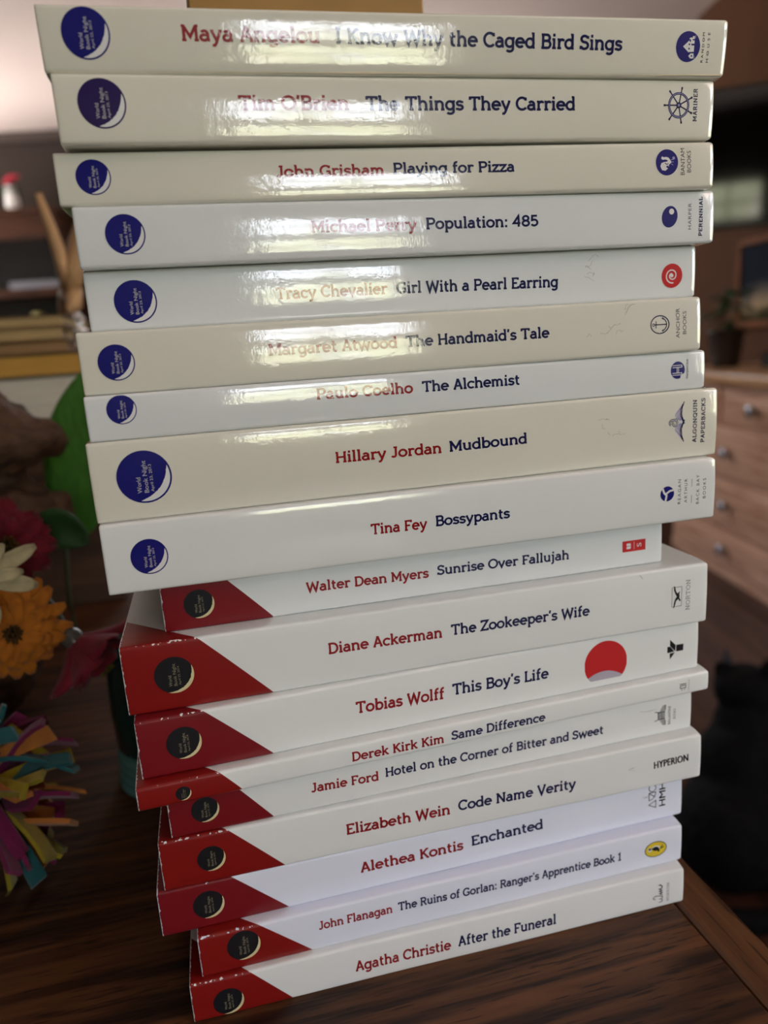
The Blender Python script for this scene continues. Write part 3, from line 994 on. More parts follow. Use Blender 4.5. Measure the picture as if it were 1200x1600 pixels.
# 6 anchor
p, q = P(6), P(6)
cx, cy = 190.7, 8.95
p.line(_arc(cx, cy, 3.5, 3.0, 0, 360, 36), .36, 'navy')
t = rot(cx, cy, 1.0)
p.line([t(0, 2.2), t(0, -2.6)], .34, 'navy')
p.line(_arc(cx - 2.45, cy, .42, .42, 0, 360, 14), .22, 'navy')
p.line([t(-1.2, 1.5), t(1.2, 1.5)], .28, 'navy')
p.line([t(-2.1, -1.1), t(-1.6, -1.9), t(-.8, -2.45), t(0, -2.6), t(.8, -2.45), t(1.6, -1.9), t(2.1, -1.1)], .34, 'navy')
p.poly([t(-2.5, -1.3), t(-2.1, -.6), t(-1.6, -1.4)], 'navy'); p.poly([t(2.5, -1.3), t(2.1, -.6), t(1.6, -1.4)], 'navy')
q.sans("ANCHOR", 198.4, 4.0, 198.4, 14.1, 1.5, 'grey')
q.sans("BOOKS", 201.0, 5.2, 201.0, 13.0, 1.5, 'grey')
done(p, q, 'ringed navy anchor')

# 7 letter in a disc
p, q = P(7), P(7)
p.disc(199.26, 6.05, 2.85, 'disc', ry=3.05)
t = rot(199.3, 6.05, 1.0)
for sx in (-1, 1):
    p.line([t(sx * 1.0, 2.2), t(sx * 1.0, -1.6), t(sx * 1.7, -1.6), t(sx * 1.7, 2.2)], .26, 'white', 2)
p.line([t(-1.0, .35), t(1.0, .35)], .26, 'white', 2)
p.line([t(-1.0, -.25), t(1.0, -.25)], .26, 'white', 2)
p.poly([t(-2.9, -1.0), t(-1.6, -2.8), t(-1.1, -2.6), t(-2.0, -1.2)], 'white', 2)
q.slab("HarperOne", 203.5, 2.9, 203.5, 9.7, .95, 'grey', 85)
done(p, q, 'navy disc with a white letter')

# 8 winged letter
p, q = P(8), P(8)
cx, cy = 199.4, 12.2
t = rot(cx, cy, 1.0)
for s in (-1, 1):
    for k in range(6):
        f_ = k / 5
        p.line([t(s * .5, -2.6 + .25 * k), t(s * (2.6 - .2 * k), -1.9 + .42 * k), t(s * (5.0 - .45 * k), -2.1 + .55 * k), t(s * (7.2 - .75 * k), -3.0 + .62 * k)], .34 - .03 * k, 'navy' if k < 2 else 'lilac')
p.poly([t(-1.0, -2.3), t(0, -1.0), t(1.0, -2.3), t(.6, -3.3), t(.0, -3.0), t(-.6, -3.3)], 'navy')
p.poly([t(-.7, -1.9), t(0, -.6), t(.7, -1.9), t(0, -2.4)], 'white', 2)
v_, f_ = slab_text('a', 95)
pts = [t((x - 240) / 700 * 5.0, (y - 60) / 700 * 5.2) for x, y in v_]
p.put(pts, f_, 'navy', 2)
pts = [t((x - 240) / 700 * 5.0, (y - 60) / 700 * 5.2) for x, y in slab_text('a', 34)[0]]
p.put(pts, slab_text('a', 34)[1], 'white', 3)
q.slab("ALGONQUIN", 207.6, 4.3, 207.6, 19.6, 1.6, 'navy', 120, 60)
q.slab("PAPERBACKS", 211.0, 4.0, 211.0, 20.0, 1.6, 'navy', 120, 60)
done(p, q, 'navy letter on spread wings')

# 9 cut disc
p, q = P(9), P(9)
cx, cy, rr = 192.5, 9.95, 2.75
p.disc(cx, cy, rr, 'disc')
t = rot(cx, cy, rr)
p.line([t(-1.02, .25), t(-.2, .1), t(.15, .45), t(.9, .75)], .75, 'white', 2)
p.line([t(.0, .2), t(.35, -.35), t(.45, -1.05)], .7, 'white', 2)
q.sans("REAGAN", 198.0, 5.7, 198.0, 14.7, 1.25, 'grey', 1.35)
q.sans("ARTHUR", 200.6, 5.9, 200.6, 14.7, 1.25, 'grey', 1.35)
q.line([(202.4, 5.6), (202.4, 14.4)], .14, 'grey')
q.sans("BACK BAY", 205.5, 4.9, 205.5, 15.6, 1.25, 'grey', 1.35)
q.sans("BOOKS", 208.2, 6.7, 208.2, 14.1, 1.25, 'grey', 1.35)
done(p, q, 'navy disc cut by a white Y')

# 10 red box
p = P(10)
p.poly([(164.9, 9.15), (174.4, 9.2), (174.4, 4.98), (164.9, 4.98)], 'scarlet')
t = rot(167.4, 7.1, 1.0)
p.poly([t(-1.1, -.75), t(-.1, -.95), t(-.1, .75), t(-.6, .95), t(-1.1, .75)], 'white', 2)
p.poly([t(1.1, -.75), t(.1, -.95), t(.1, .75), t(.6, .95), t(1.1, .75)], 'white', 2)
p.line([(169.65, 5.6), (169.65, 8.6)], .15, 'white', 2)
p.sans("S", 172.6, 6.4, 172.6, 7.9, 1.9, 'white', layer=2)
done(p, None, 'red box with a white open book')

# 11 bird in a frame
p, q = P(11), P(11)
p.line([(195.2, 14.65), (199.25, 14.6), (199.2, 7.05), (195.15, 7.1), (195.2, 14.65)], .16, 'grey')
p.poly([(196.0, 15.2), (196.4, 14.9), (196.8, 13.0), (197.5, 12.2), (198.5, 12.9), (198.2, 11.8), (198.4, 11.0), (198.2, 10.4), (198.9, 9.3), (198.4, 8.9), (197.8, 9.9), (196.9, 9.2),
        (196.5, 7.6), (196.1, 6.5), (195.8, 6.6), (196.1, 8.8), (196.6, 10.2), (197.2, 10.9), (196.5, 12.2), (196.0, 13.4)], 'black', 2)
q.slab("NORTON", 202.8, 5.0, 202.8, 16.9, 1.75, 'grey', 62, 40)
done(p, q, 'black bird in a thin frame')

# 12 round sticker and an angular bird
b12 = books[11]
p = P(12)
cx, cy, rr = 167.5, 8.5, 8.95
vb = 2.2
arc = [q_ for q_ in _arc(cx, cy, rr, rr, 0, 360, 60)[:-1]]
N = 40
pt, pb = [], []
for k in range(N + 1):
    xx = cx - rr * .985 + 2 * rr * .985 * k / N
    hh = math.sqrt(max(0, rr * rr - (xx - cx) ** 2))
    lowest = cy - hh
    # the silver lower part is another circle's cap
    cap_ = 5.6 - (xx - cx + .8) ** 2 / 22.0
    lo_ = max(lowest, cap_, vb)
    lo_ = min(lo_, cy + hh)
    pt.append((xx, cy + hh)); pb.append((xx, lo_))
rows = 8
grid = []
for r_ in range(rows + 1):
    for k in range(N + 1):
        grid.append((pt[k][0], pb[k][1] + (pt[k][1] - pb[k][1]) * r_ / rows))
p.put(grid, [(r_ * (N + 1) + k, r_ * (N + 1) + k + 1, (r_ + 1) * (N + 1) + k + 1, (r_ + 1) * (N + 1) + k) for r_ in range(rows) for k in range(N)], 'scarlet')
pc = []
for k in range(N + 1):
    xx = cx - rr * .985 + 2 * rr * .985 * k / N
    hh = math.sqrt(max(0, rr * rr - (xx - cx) ** 2))
    lo_ = max(cy - hh, vb)
    hi_ = max(lo_, min(5.6 - (xx - cx + .8) ** 2 / 22.0, cy + hh))
    pc.append(((xx, lo_), (xx, hi_)))
p.put([a for a, _ in pc] + [b_ for _, b_ in pc], [(k, k + 1, N + 2 + k, N + 1 + k) for k in range(N)], 'silver')
p.build('round_sticker')['label'] = 'red round sticker with a silver lower edge'
p = P(12)


def z5(X, Y):
    dx, dy = (X - 566) / 6.156, (Y - 1108) / 6.156
    return (194.1 + dx * .285, 10.43 - (dy + .19 * dx) * .268)


p.poly([z5(590, 1043), z5(645, 1092), z5(640, 1150), z5(590, 1100)], 'black')
p.poly([z5(565, 1110), z5(592, 1107), z5(632, 1152), z5(566, 1170)], 'black')
p.poly([z5(588, 1172), z5(638, 1160), z5(592, 1228)], 'black')
p.poly([z5(650, 1090), z5(720, 1078), z5(718, 1140), z5(650, 1152)], 'black')
done(p, None, 'black angular bird')

# 13 numerals
p, q = P(13), P(13)
t = rot(201.2, 3.1, 1.0)
p.line([t(-.95, 1.3), t(-.95, -1.1), t(.1, -1.1), t(.1, 1.3), t(-.95, 1.3)], .3, 'black')
p.line([t(.75, 1.5), t(.75, -1.4)], .34, 'black')
p.line([t(.45, 1.4), t(.85, 1.4)], .3, 'black')
p.disc(*t(-1.65, .55), .2, 'black', n=10); p.disc(*t(-1.65, -.6), .2, 'black', n=10)
q.sans("First Second", 203.9, .9, 203.9, 5.2, .55, 'grey')
done(p, q, 'black numerals on their side')

# 14 building
p, q = P(14), P(14)
t = rot(187.2, 7.3, 1.0)
for s in (-1, 1):
    for k in range(4):
        p.line([t(s * (2.1 + .62 * k), 0.0), t(s * (2.1 + .62 * k), 2.3 - .4 * k)], .34, 'grey')
    p.line([t(s * 1.55, 0), t(s * 1.55, 3.2), t(s * 1.85, 3.6), t(s * 1.85, 4.6)], .26, 'black')
for k in range(5):
    p.line([t(-1.3 + .65 * k, 0.0), t(-1.3 + .65 * k, 3.0)], .38, 'grey')
p.line([t(-1.5, 3.05), t(1.5, 3.05)], .25, 'black'); p.line([t(-4.3, -.15), t(4.3, -.15)], .3, 'black')
p.line([t(-1.5, 1.5), t(1.5, 1.5)], .2, 'black')
q.sans("BALLANTINE", 189.65, 2.9, 189.65, 10.7, 1.15, 'grey')
q.sans("BOOKS", 191.9, 4.9, 191.9, 9.1, 1.15, 'grey')
done(p, q, 'grey columned building')

# 15 capitals only
q = P(15)
q.sans("HYPERION", 183.9, 7.25, 198.7, 7.75, 3.2, 'black', 1.05)
q.sans("HYPERION", 184.15, 7.3, 198.95, 7.8, 3.1, 'black', 1.05, layer=2)
done(None, q, '', 'narrow black capitals')

# 16 outlined shapes
p, q = P(16), P(16)
p.line(_arc(188.4, 14.2, 1.5, 1.5, 0, 360, 28), .3, 'black')
t = rot(188.4, 10.65, 1.0)
p.line([t(1.6, 1.5), t(-1.6, 1.5), t(-1.3, .2), t(-.4, -1.0), t(1.6, -1.5), t(1.6, 1.5)], .3, 'black')
p.line([t(1.5, 1.4), t(-.4, -1.0)], .3, 'black')
t = rot(188.4, 6.9, 1.0)
p.line([t(-1.5, -1.5), t(1.7, -1.5), t(.1, 1.6), t(-1.5, -1.5), t(1.7, -1.5)], .3, 'black', 1)
q.sans("HMH", 194.2, 5.4, 194.2, 15.6, 2.9, 'black', .95)
q.sans("HMH", 194.1, 5.55, 194.1, 15.75, 2.9, 'black', .95, layer=2)
done(p, q, 'circle, wedge and triangle outlines', 'three bold capitals reading upwards')

# 17 bird in a yellow oval
p = P(17)
cx, cy = 175.27, 7.6
p.disc(cx, cy, 4.85, 'grey', ry=3.45)
p.disc(cx, cy, 4.5, 'yellow', ry=3.1, layer=2)
t = rot(cx, cy, 1.0)
p.disc(*t(.2, 2.6), .85, 'white', ry=1.0, layer=3, n=20)
p.poly([t(-.2, 2.9), t(.8, 3.3), t(1.0, 2.6), t(.7, 2.1), t(.9, 1.7), t(.5, 1.9)], 'black', 4)
p.poly([t(1.4, 1.2), t(1.7, .2), t(1.4, -1.2), t(.3, -1.9), t(-.6, -1.4), t(-.5, .6), t(.2, 1.7), t(.8, 1.8)], 'white', 3)
p.poly([t(.9, 1.2), t(1.2, .2), t(.8, -1.0), t(-.3, -1.6), t(-1.2, -1.6), t(-1.5, -1.1), t(-.7, -.8), t(-.6, .6), t(.1, 1.7), t(.5, 1.9)], 'black', 4)
p.line([t(.4, -1.8), t(.7, -2.8), t(1.5, -2.9)], .32, 'black', 4)
p.line([t(.0, -1.8), t(.1, -2.9), t(.6, -3.5)], .32, 'black', 4)
done(p, None, 'black and white bird in a yellow oval')

# 18 handwritten letters
p, q = P(18), P(18)
t = rot(179.4, 6.9, 1.0)
p.line([t(-4.3, .5), t(-4.0, -.9), t(-3.2, -1.0), t(-2.7, .2), t(-2.5, -.9), t(-1.7, -1.0), t(-1.1, .6), t(-1.0, 2.2), t(-1.6, 3.1), t(-2.4, 2.7), t(-2.3, 2.0)], .3, 'black')
p.line([t(-1.0, -.9), t(-.2, .3), t(.1, -.8), t(.9, .4), t(1.1, -.7), t(1.9, .5), t(2.1, -.6), t(2.9, -.8), t(3.7, .0), t(3.6, .8)], .42, 'black')
q.slab("MORROW", 183.3, 2.4, 183.3, 10.9, 1.15, 'grey', 60, 40)
done(p, q, 'handwritten black letters')

# light scuffs and a hair on the spines
rnd = random.Random(5)
for bi, spots in ((5, ((160, 12.5, 8, 3), (164, 8, 4, 2))), (6, ((163, 6.8, 8, 1.5), (172, 8, 6, 3), (177, 12, 3, 5))), (8, ((168, 15, 5, 2), (172, 10, 4, 2))), (14, ((177, 10.5, 7, 1),)),
                  (15, ((170, 9, 5, 1.5),)), (16, ((180, 11, 6, 1.5),))):
    p = P(bi)
    for (u, v, du, dv) in spots:
        for k in range(3):
            a, b_ = u + rnd.uniform(-1, du), v + rnd.uniform(-dv, dv) * .6
            pl = [(a, b_)]
            for s in range(5):
                a += rnd.uniform(-.3, 1.3); b_ += rnd.uniform(-.9, .9) * dv * .4
                pl.append((a, min(max(b_, 1), books[bi - 1].T * 1000 - 1)))
            p.line(pl, .09, 'scuff', 1)
    p.build('scuff_marks')['label'] = 'faint grey scuff marks'
p = P(11)
p.line([(181.6, 21.4), (182.3, 20.6), (182.9, 19.8)], .12, 'grey', 2)
p.build('scuff_marks')['label'] = 'short dark scratch'

# ------------------------------------------------------------------ the ochre book on top of the stack
M_OCHRE = plain('ochre_cover', srgb(150, 112, 50), 0.45, var=0.08, vscale=60)
M_STRAW = plain('straw_cover', srgb(206, 178, 96), 0.45, var=0.08, vscale=60)
ztop = tops[0] + .0001
ob = thing('hardback', 'ochre-edged book lying on top of the whole stack, cut off by the picture edge', 'book', (0.036, 0.006, ztop), R(-1.3))
m = MB(); m.box(0, .0685, .0012, .1, 0, .0022); m.box(0, .0685, .0012, .1, .0188, .021); m.box(0, .0685, 0, .0012, 0, .021)
m.build('cover', M_OCHRE, ob, bevel=.0005)
m = MB(); m.box(.001, .067, .0014, .098, .0023, .0187)
m.build('page_block', M_STRAW, ob)
# ------------------------------------------------------------------ flowers beside the stack
def felt(name, c, sheen=0.3):
    return plain(name, c, 0.85, var=0.18, vscale=120, bump=0.0002, bscale=700, sheen=sheen)


M_ORANGE = felt('orange_petals', srgb(208, 124, 30), 0.1)
M_CREAM = felt('cream_petals', srgb(226, 212, 168), 0.1)
M_CRIMSON = felt('crimson_petals', srgb(126, 16, 40), 0.1)
M_HEART = felt('flower_heart', srgb(92, 60, 20), 0.0)
M_HEART2 = felt('flower_heart_olive', srgb(110, 96, 30), 0.0)
M_STEM = plain('stem_green', srgb(52, 66, 34), 0.6, var=0.2)
M_LEAF = plain('leaf_green', srgb(62, 116, 36), 0.45, var=0.25, vscale=90, stretch=(3, 3, .6), bump=0.0004, bscale=180)
M_LEAF2 = plain('leaf_dark_green', srgb(40, 78, 36), 0.55, var=0.25, vscale=60)
M_GLUE = plain('clear_plastic_calyx', srgb(112, 106, 98), 0.25, trans=0.35, var=0.1)


def petal(mb, origin, axis, out, length, width, cup=0.25, lift=0.4, tip=0.6, notch=0.0, n=6, w=4, relax=.7):
    """a petal from origin growing along 'out', bending towards 'axis'"""
    out = (out - axis * out.dot(axis)).normalized()
    side = axis.cross(out).normalized()
    v, f = [], []
    for i in range(n + 1):
        t = i / n
        ang = lift * (1 - t * relax)
        d = out * math.cos(ang) + axis * math.sin(ang)
        c = origin + d * (length * t) - axis * (length * .18 * t * t)
        wd = width * .5 * (math.sin(PI * min(1, t * .88 + .06)) ** tip) * (1.0 if t < .97 else .72)
        for j in range(w + 1):
            s = -1 + 2 * j / w
            nd = notch * length * (1 - abs(s)) * (1 if i == n else 0)
            v.append(c + side * (s * wd) + axis * (cup * wd * s * s) - out * nd)
    for i in range(n):
        for j in range(w):
            a = i * (w + 1) + j
            f.append((a, a + 1, a + w + 2, a + w + 1))
    mb.add(v, f)


def solid(o, t):
    s = o.modifiers.new('thickness', 'SOLIDIFY')
    s.thickness = t
    s.offset = 0
    return o


STEM_END = None


def flower(label, centre, axis, rings, mat, heart, heart_r, seed, stem_via, petal_kw):
    rnd = random.Random(seed)
    c, ax = Vector(centre), Vector(axis).normalized()
    t = thing('artificial_flower', label, 'flower', c, group='artificial flowers beside the stack')
    ref = ax.orthogonal().normalized()
    mb = MB()
    for (n, r0, ln, wd, lift, back) in rings:
        off = rnd.uniform(0, 6)
        for k in range(n):
            a = off + 2 * PI * (k + rnd.uniform(-.22, .22)) / n
            out = Matrix.Rotation(a, 3, ax) @ ref
            petal(mb, out * r0 - ax * back, ax, out, ln * rnd.uniform(.86, 1.1), wd * rnd.uniform(.88, 1.1), lift=lift + rnd.uniform(-.12, .12), **petal_kw)
    solid(mb.build('petals', mat, t, smooth=True), .0006)
    if heart_r:
        mb = MB()
        for k in range(26):
            a, rr = k * 2.4, heart_r * math.sqrt(k / 26)
            q = Matrix.Rotation(a, 3, ax) @ ref * rr
            d = (ax * 1.0 + q.normalized() * .3) if rr else ax
            mb.tube([q - ax * .002, q + d.normalized() * (.0035 + .001 * rnd.random())], [.0008, .0006], 5)
        mb.build('flower_heart', heart, t, smooth=True)
    pts = [Vector((0, 0, 0)) - ax * .001] + [Vector(p) - c for p in stem_via]
    sm = []
    for i in range(len(pts) - 1):
        for s in range(5):
            sm.append(pts[i].lerp(pts[i + 1], s / 5))
    sm.append(pts[-1])
    for _ in range(3):
        sm = [sm[0]] + [(sm[i - 1] + sm[i] * 2 + sm[i + 1]) / 4 for i in range(1, len(sm) - 1)] + [sm[-1]]
    mb = MB(); mb.tube(sm, .0016, 7)
    mb.build('stem', M_STEM, t, smooth=True)
    return t


flower('orange flower with many spoon-shaped petals, lowest on the left of the stack', (-.0662, .108, .1100), (.22, -.95, .02),
       [(16, .006, .0178, .0072, .10, .007), (16, .005, .0162, .0070, .38, .004), (14, .004, .0140, .0066, .68, .001), (11, .003, .0105, .006, .95, -.001)],
       M_ORANGE, M_HEART, .0032, 3, [(-.11, .138, .105), (-.16, .132, .08), (-.178, .125, .0016)], dict(cup=.35, tip=.45, n=6, w=4))
flower('cream flower with few broad split petals, overlapping the orange flower at the left edge', (-.0705, .088, .1415), (.35, -.9, .12),
       [(8, .004, .0205, .0072, .25, .003), (7, .003, .0155, .0062, .55, .000)],
       M_CREAM, M_HEART2, .003, 11, [(-.12, .098, .13), (-.165, .092, .09), (-.18, .088, .0016)], dict(cup=.4, tip=.55, n=6, w=4))
flower('crimson flower with ragged pointed petals, highest of the flowers, in front of the driftwood', (-.0760, .160, .1375), (.30, -.9, .15),
       [(12, .004, .0205, .0115, .15, .005), (11, .004, .0170, .0105, .45, .002), (8, .003, .0120, .008, .85, .000)],
       M_CRIMSON, M_HEART2, .0045, 5, [(-.10, .185, .125), (-.15, .213, .085)], dict(cup=.3, tip=.9, notch=.12, n=6, w=4))
# the drooping bud, seen from its side
tb = flower('drooping crimson flower with a clear plastic base, next to the thick red-cornered book', (-.0455, .122, .0985), (.62, -.12, -.78),
            [(6, .0035, .0300, .0200, .80, -.001), (5, .0025, .0270, .0150, 1.05, -.002)],
            M_CRIMSON, None, 0, 8, [(-.054, .138, .110), (-.074, .172, .120), (-.100, .212, .122)], dict(cup=.5, tip=.75, notch=.08, n=7, w=4, relax=.12))
mb = MB()
axb = Vector((.62, -.12, -.78)).normalized()
mb.lathe([(.0012, -.0065), (.0034, -.0048), (.0052, -.001), (.0051, .004), (.0042, .0085), (.003, .010)], 16, mat=axb.to_track_quat('Z', 'Y').to_matrix().to_4x4())
mb.build('calyx', M_GLUE, tb, smooth=True)['label'] = 'clear plastic base of the flower'
mb = MB()
for k in range(5):
    q = Matrix.Rotation(k * 1.25, 3, axb) @ axb.orthogonal().normalized() * .0018
    mb.tube([q + axb * .006, q * 1.6 + axb * .0235], [.0006, .0009], 5)
mb.build('flower_heart', M_HEART2, tb)


def leaf_thing(label, base, pts, width, mat, stem_pts, fold=.25, seed=1):
    t = thing('leaf_spray', label, 'leaf', base)
    b = Vector(base)
    P_ = [Vector(p) - b for p in pts]
    sm = []
    for i in range(len(P_) - 1):
        for s in range(6):
            sm.append(P_[i].lerp(P_[i + 1], s / 6))
    sm.append(P_[-1])
    for _ in range(4):
        sm = [sm[0]] + [(sm[i - 1] + sm[i] * 2 + sm[i + 1]) / 4 for i in range(1, len(sm) - 1)] + [sm[-1]]
    mb = MB()
    v, f = [], []
    n = len(sm) - 1
    for i, c in enumerate(sm):
        tn = (sm[min(i + 1, n)] - sm[max(i - 1, 0)]).normalized()
        side = tn.cross(Vector((0, -1, 0))).normalized()
        up_ = side.cross(tn).normalized()
        u = i / n
        w = width * .5 * math.sin(PI * min(1, .04 + .96 * u)) ** .7
        for j in range(7):
            s = -1 + j / 3
            v.append(c + side * (s * w) + up_ * (fold * w * abs(s)) + up_ * (.02 * width * math.sin(9 * u + 4 * s)))
    for i in range(n):
        for j in range(6):
            a = i * 7 + j
            f.append((a, a + 1, a + 8, a + 7))
    mb.add(v, f)
    solid(mb.build('leaf_blade', mat, t, smooth=True), .0007)
    mb = MB(); mb.tube([Vector(p) - b for p in stem_pts], .0016, 7)
    mb.build('stem', M_STEM, t, smooth=True)
    return t


leaf_thing('broad bright green leaf standing between the driftwood and the blue-disc paperbacks', (-.085, .335, 0.0),
           [(-.076, .33, .100), (-.060, .325, .150), (-.046, .32, .190), (-.026, .315, .232)], .056, M_LEAF,
           [(-.085, .335, 0.0), (-.086, .334, .06), (-.080, .33, .110)])
leaf_thing('small dark green leaf to the right of the highest crimson flower', (-.095, .20, .02),
           [(-.066, .186, .137), (-.055, .182, .141), (-.040, .178, .130)], .022, M_LEAF2,
           [(-.140, .21, .075), (-.105, .195, .115), (-.066, .186, .137)])


# ------------------------------------------------------------------ driftwood
def blob(name, mats, parent, ells, voxel, disp=0.0, dscale=30.0, seed=0, detail=4, smooth_iter=4, ridge=(1, 1, 1)):
    """one continuous skin over overlapping ellipsoids: (centre, radii, rotation euler)"""
    bm = bmesh.new()
    for e in ells:
        c, r_ = e[0], e[1]
        rotm = Matrix.Identity(4)
        if len(e) > 2:
            rotm = (Matrix.Rotation(e[2][2], 4, 'Z') @ Matrix.Rotation(e[2][1], 4, 'Y') @ Matrix.Rotation(e[2][0], 4, 'X'))
        mt = Matrix.Translation(c) @ rotm @ Matrix.Diagonal((r_[0], r_[1], r_[2], 1))
        bmesh.ops.create_icosphere(bm, subdivisions=3, radius=1.0, matrix=mt)
    me = bpy.data.meshes.new(name)
    bm.to_mesh(me); bm.free()
    o = bpy.data.objects.new(name, me)
    COL.objects.link(o)
    rm = o.modifiers.new('skin', 'REMESH'); rm.mode = 'VOXEL'; rm.voxel_size = voxel
    sm = o.modifiers.new('soften', 'SMOOTH'); sm.iterations = smooth_iter; sm.factor = .5
    dg = bpy.context.evaluated_depsgraph_get(); dg.update()
    me2 = bpy.data.meshes.new_from_object(o.evaluated_get(dg))
    bpy.data.objects.remove(o); bpy.data.meshes.remove(me)
    me2.name = name
    if disp:
        nr = [v.normal.copy() for v in me2.vertices]
        for v, n_ in zip(me2.vertices, nr):
            q = Vector((v.co.x * ridge[0], v.co.y * ridge[1], v.co.z * ridge[2])) * dscale + Vector((seed, 0, 0))
            v.co += n_ * (disp * noise.fractal(q, 1.0, 2.0, detail))
    me2.materials.clear()
    me2.materials.append(mats)
    for p_ in me2.polygons:
        p_.use_smooth = True
    me2.update()
    o = bpy.data.objects.new(name, me2)
    COL.objects.link(o)
    if parent is not None:
        o.parent = parent
    return o


M_DRIFT = plain('driftwood_brown', srgb(104, 78, 60), 0.8, var=0.5, vscale=60, bump=0.002, bscale=110, stretch=(1, 1, 1.6))
dw = blob('driftwood', M_DRIFT, None,
          [((-.030, 0, .060), (.060, .050, .062)), ((-.008, 0, .138), (.066, .050, .027), (0, .10, 0)), ((-.002, -.006, .188), (.064, .050, .022), (0, .16, 0)),
           ((-.035, .005, .160), (.05, .04, .05)), ((-.040, .004, .215), (.044, .036, .026), (0, .5, 0)), ((.012, -.01, .202), (.030, .03, .012), (0, .5, 0)), ((.03, -.006, .176), (.02, .03, .017))],
          .0030, .0075, 38, 2, 5, 2)
for v in dw.data.vertices:
    v.co.z = max(v.co.z, 0.0)
dw.location = (-.118, .262, 0)
tag(dw, 'gnarled brown driftwood lump standing behind the flowers at the left edge', 'driftwood')

# ------------------------------------------------------------------ pom-pom of felt strips
M_FELT = [felt('felt_teal', srgb(30, 100, 106)), felt('felt_orange', srgb(196, 122, 52)), felt('felt_magenta', srgb(122, 14, 76)), felt('felt_yellow', srgb(170, 152, 30)), felt('felt_olive', srgb(112, 100, 22))]
pc_ = Vector((-.093, .088, .046))
pom = thing('pompom', 'shaggy pompom of teal, orange, magenta and yellow felt strips on the table', 'pompom', (pc_.x, pc_.y, 0))
rnd = random.Random(21)
pom_c = Vector((0, 0, pc_.z))
core = MB()
core.lathe([(.001, -.010), (.007, -.007), (.010, 0), (.007, .007), (.001, .010)], 12, mat=Matrix.Translation(pom_c))
core.build('core', M_FELT[2], pom, smooth=True)
for k in range(98):
    zt = 1 - 2 * (k + .5) / 98
    az = k * 2.39996 + rnd.uniform(-.3, .3)
    d = Vector((math.sqrt(1 - zt * zt) * math.cos(az), math.sqrt(1 - zt * zt) * math.sin(az), zt))
    if d.x < -.45 and rnd.random() < .85:
        d.x *= -1
    if d.y > .62 and rnd.random() < .5:
        d.y *= -.5
        d.normalize()
    ln = rnd.uniform(.032, .048)
    if d.z < 0:
        ln = min(ln, (pc_.z - .003) / max(.05, -d.z))
    wd = rnd.uniform(.0030, .0046)
    side = d.cross(Vector((rnd.uniform(-1, 1), rnd.uniform(-1, 1), rnd.uniform(-1, 1)))).normalized()
    nrm = side.cross(d)
    st_ = Vector((rnd.uniform(-.010, .010), rnd.uniform(-.008, .008), rnd.uniform(-.012, .012)))
    wob = rnd.uniform(.0004, .0016)
    bend = nrm * rnd.uniform(-.012, .012) + side * rnd.uniform(-.006, .006) + Vector((0, 0, -.006))
    mb = MB()
    v, f = [], []
    for i in range(7):
        t_ = i / 6
        c = pom_c + st_ * (1 - t_ * .5) + d * (.006 + (ln - .006) * t_) + bend * t_ * t_ + nrm * (wob * math.sin(5 * t_ + k))
        c.z = max(c.z, .0032)
        w_ = wd * (.72 + .28 * t_)
        for (a, b_) in ((-1, -1), (1, -1), (1, 1), (-1, 1)):
            q = c + side * (a * w_) + nrm * (b_ * .0010)
            q.z = max(q.z, .0004)
            v.append(q)
    for i in range(6):
        for j in range(4):
            f.append((i * 4 + j, i * 4 + (j + 1) % 4, (i + 1) * 4 + (j + 1) % 4, (i + 1) * 4 + j))
    f += [(3, 2, 1, 0), (24, 25, 26, 27)]
    mb.add(v, f)
    mb.build('felt_strip', M_FELT[rnd.choice((0, 0, 1, 1, 2, 2, 3, 3, 4))], pom)

# ------------------------------------------------------------------ ribbed teal jar behind the stack
M_TEAL = plain('teal_glass', srgb(74, 140, 134), 0.08, trans=0.85, spec=0.6)
jar = thing('glass_jar', 'ribbed teal glass jar on the table, mostly hidden behind the left end of the stack', 'jar', (-.0050, .1590, 0))
mb = MB()
mb.lathe([(.0300, .0212), (.0335, .024), (.0345, .045), (.0335, .066), (.031, .073), (.0315, .078), (.0285, .078), (.0285, .073), (.031, .065), (.032, .045), (.031, .026), (.001, .0245)], 40)
mb.build('jar_body', M_TEAL, jar, smooth=True)
mb = MB()
prof = [(.030, 0)]
for k in range(4):
    z = .0006 + k * .0052
    prof += [(.0322, z), (.0352 - .0003 * k, z + .0016), (.0350 - .0003 * k, z + .0030), (.0318, z + .0046)]
mb.lathe(prof, 40)
mb.build('ribbed_base', plain('teal_ribs', srgb(112, 170, 166), .25, trans=.25), jar, smooth=True)

# ------------------------------------------------------------------ old books behind on the left
M_OLDP = [plain('yellowed_paper', srgb(176, 150, 104), .85, var=.3, vscale=7, stretch=(2, 2, 300), bump=.0005, bscale=10),
          plain('brown_paper', srgb(150, 116, 76), .85, var=.3, vscale=7, stretch=(2, 2, 300), bump=.0005, bscale=10),
          plain('ochre_paper', srgb(186, 140, 60), .8, var=.25, vscale=7, stretch=(2, 2, 260), bump=.0005, bscale=10),
          plain('grey_white_paper', srgb(196, 190, 176), .8, var=.15, vscale=7, stretch=(2, 2, 200), bump=.0004, bscale=10)]
M_OLDC = [plain('tan_boards', srgb(140, 112, 74), .7, var=.15), plain('brown_boards', srgb(104, 74, 48), .7, var=.15), plain('olive_boards', srgb(96, 78, 46), .7, var=.15),
          plain('grey_boards', srgb(120, 112, 98), .7, var=.15)]
OB = 'old yellowed books piled behind the stack'
zz = .165
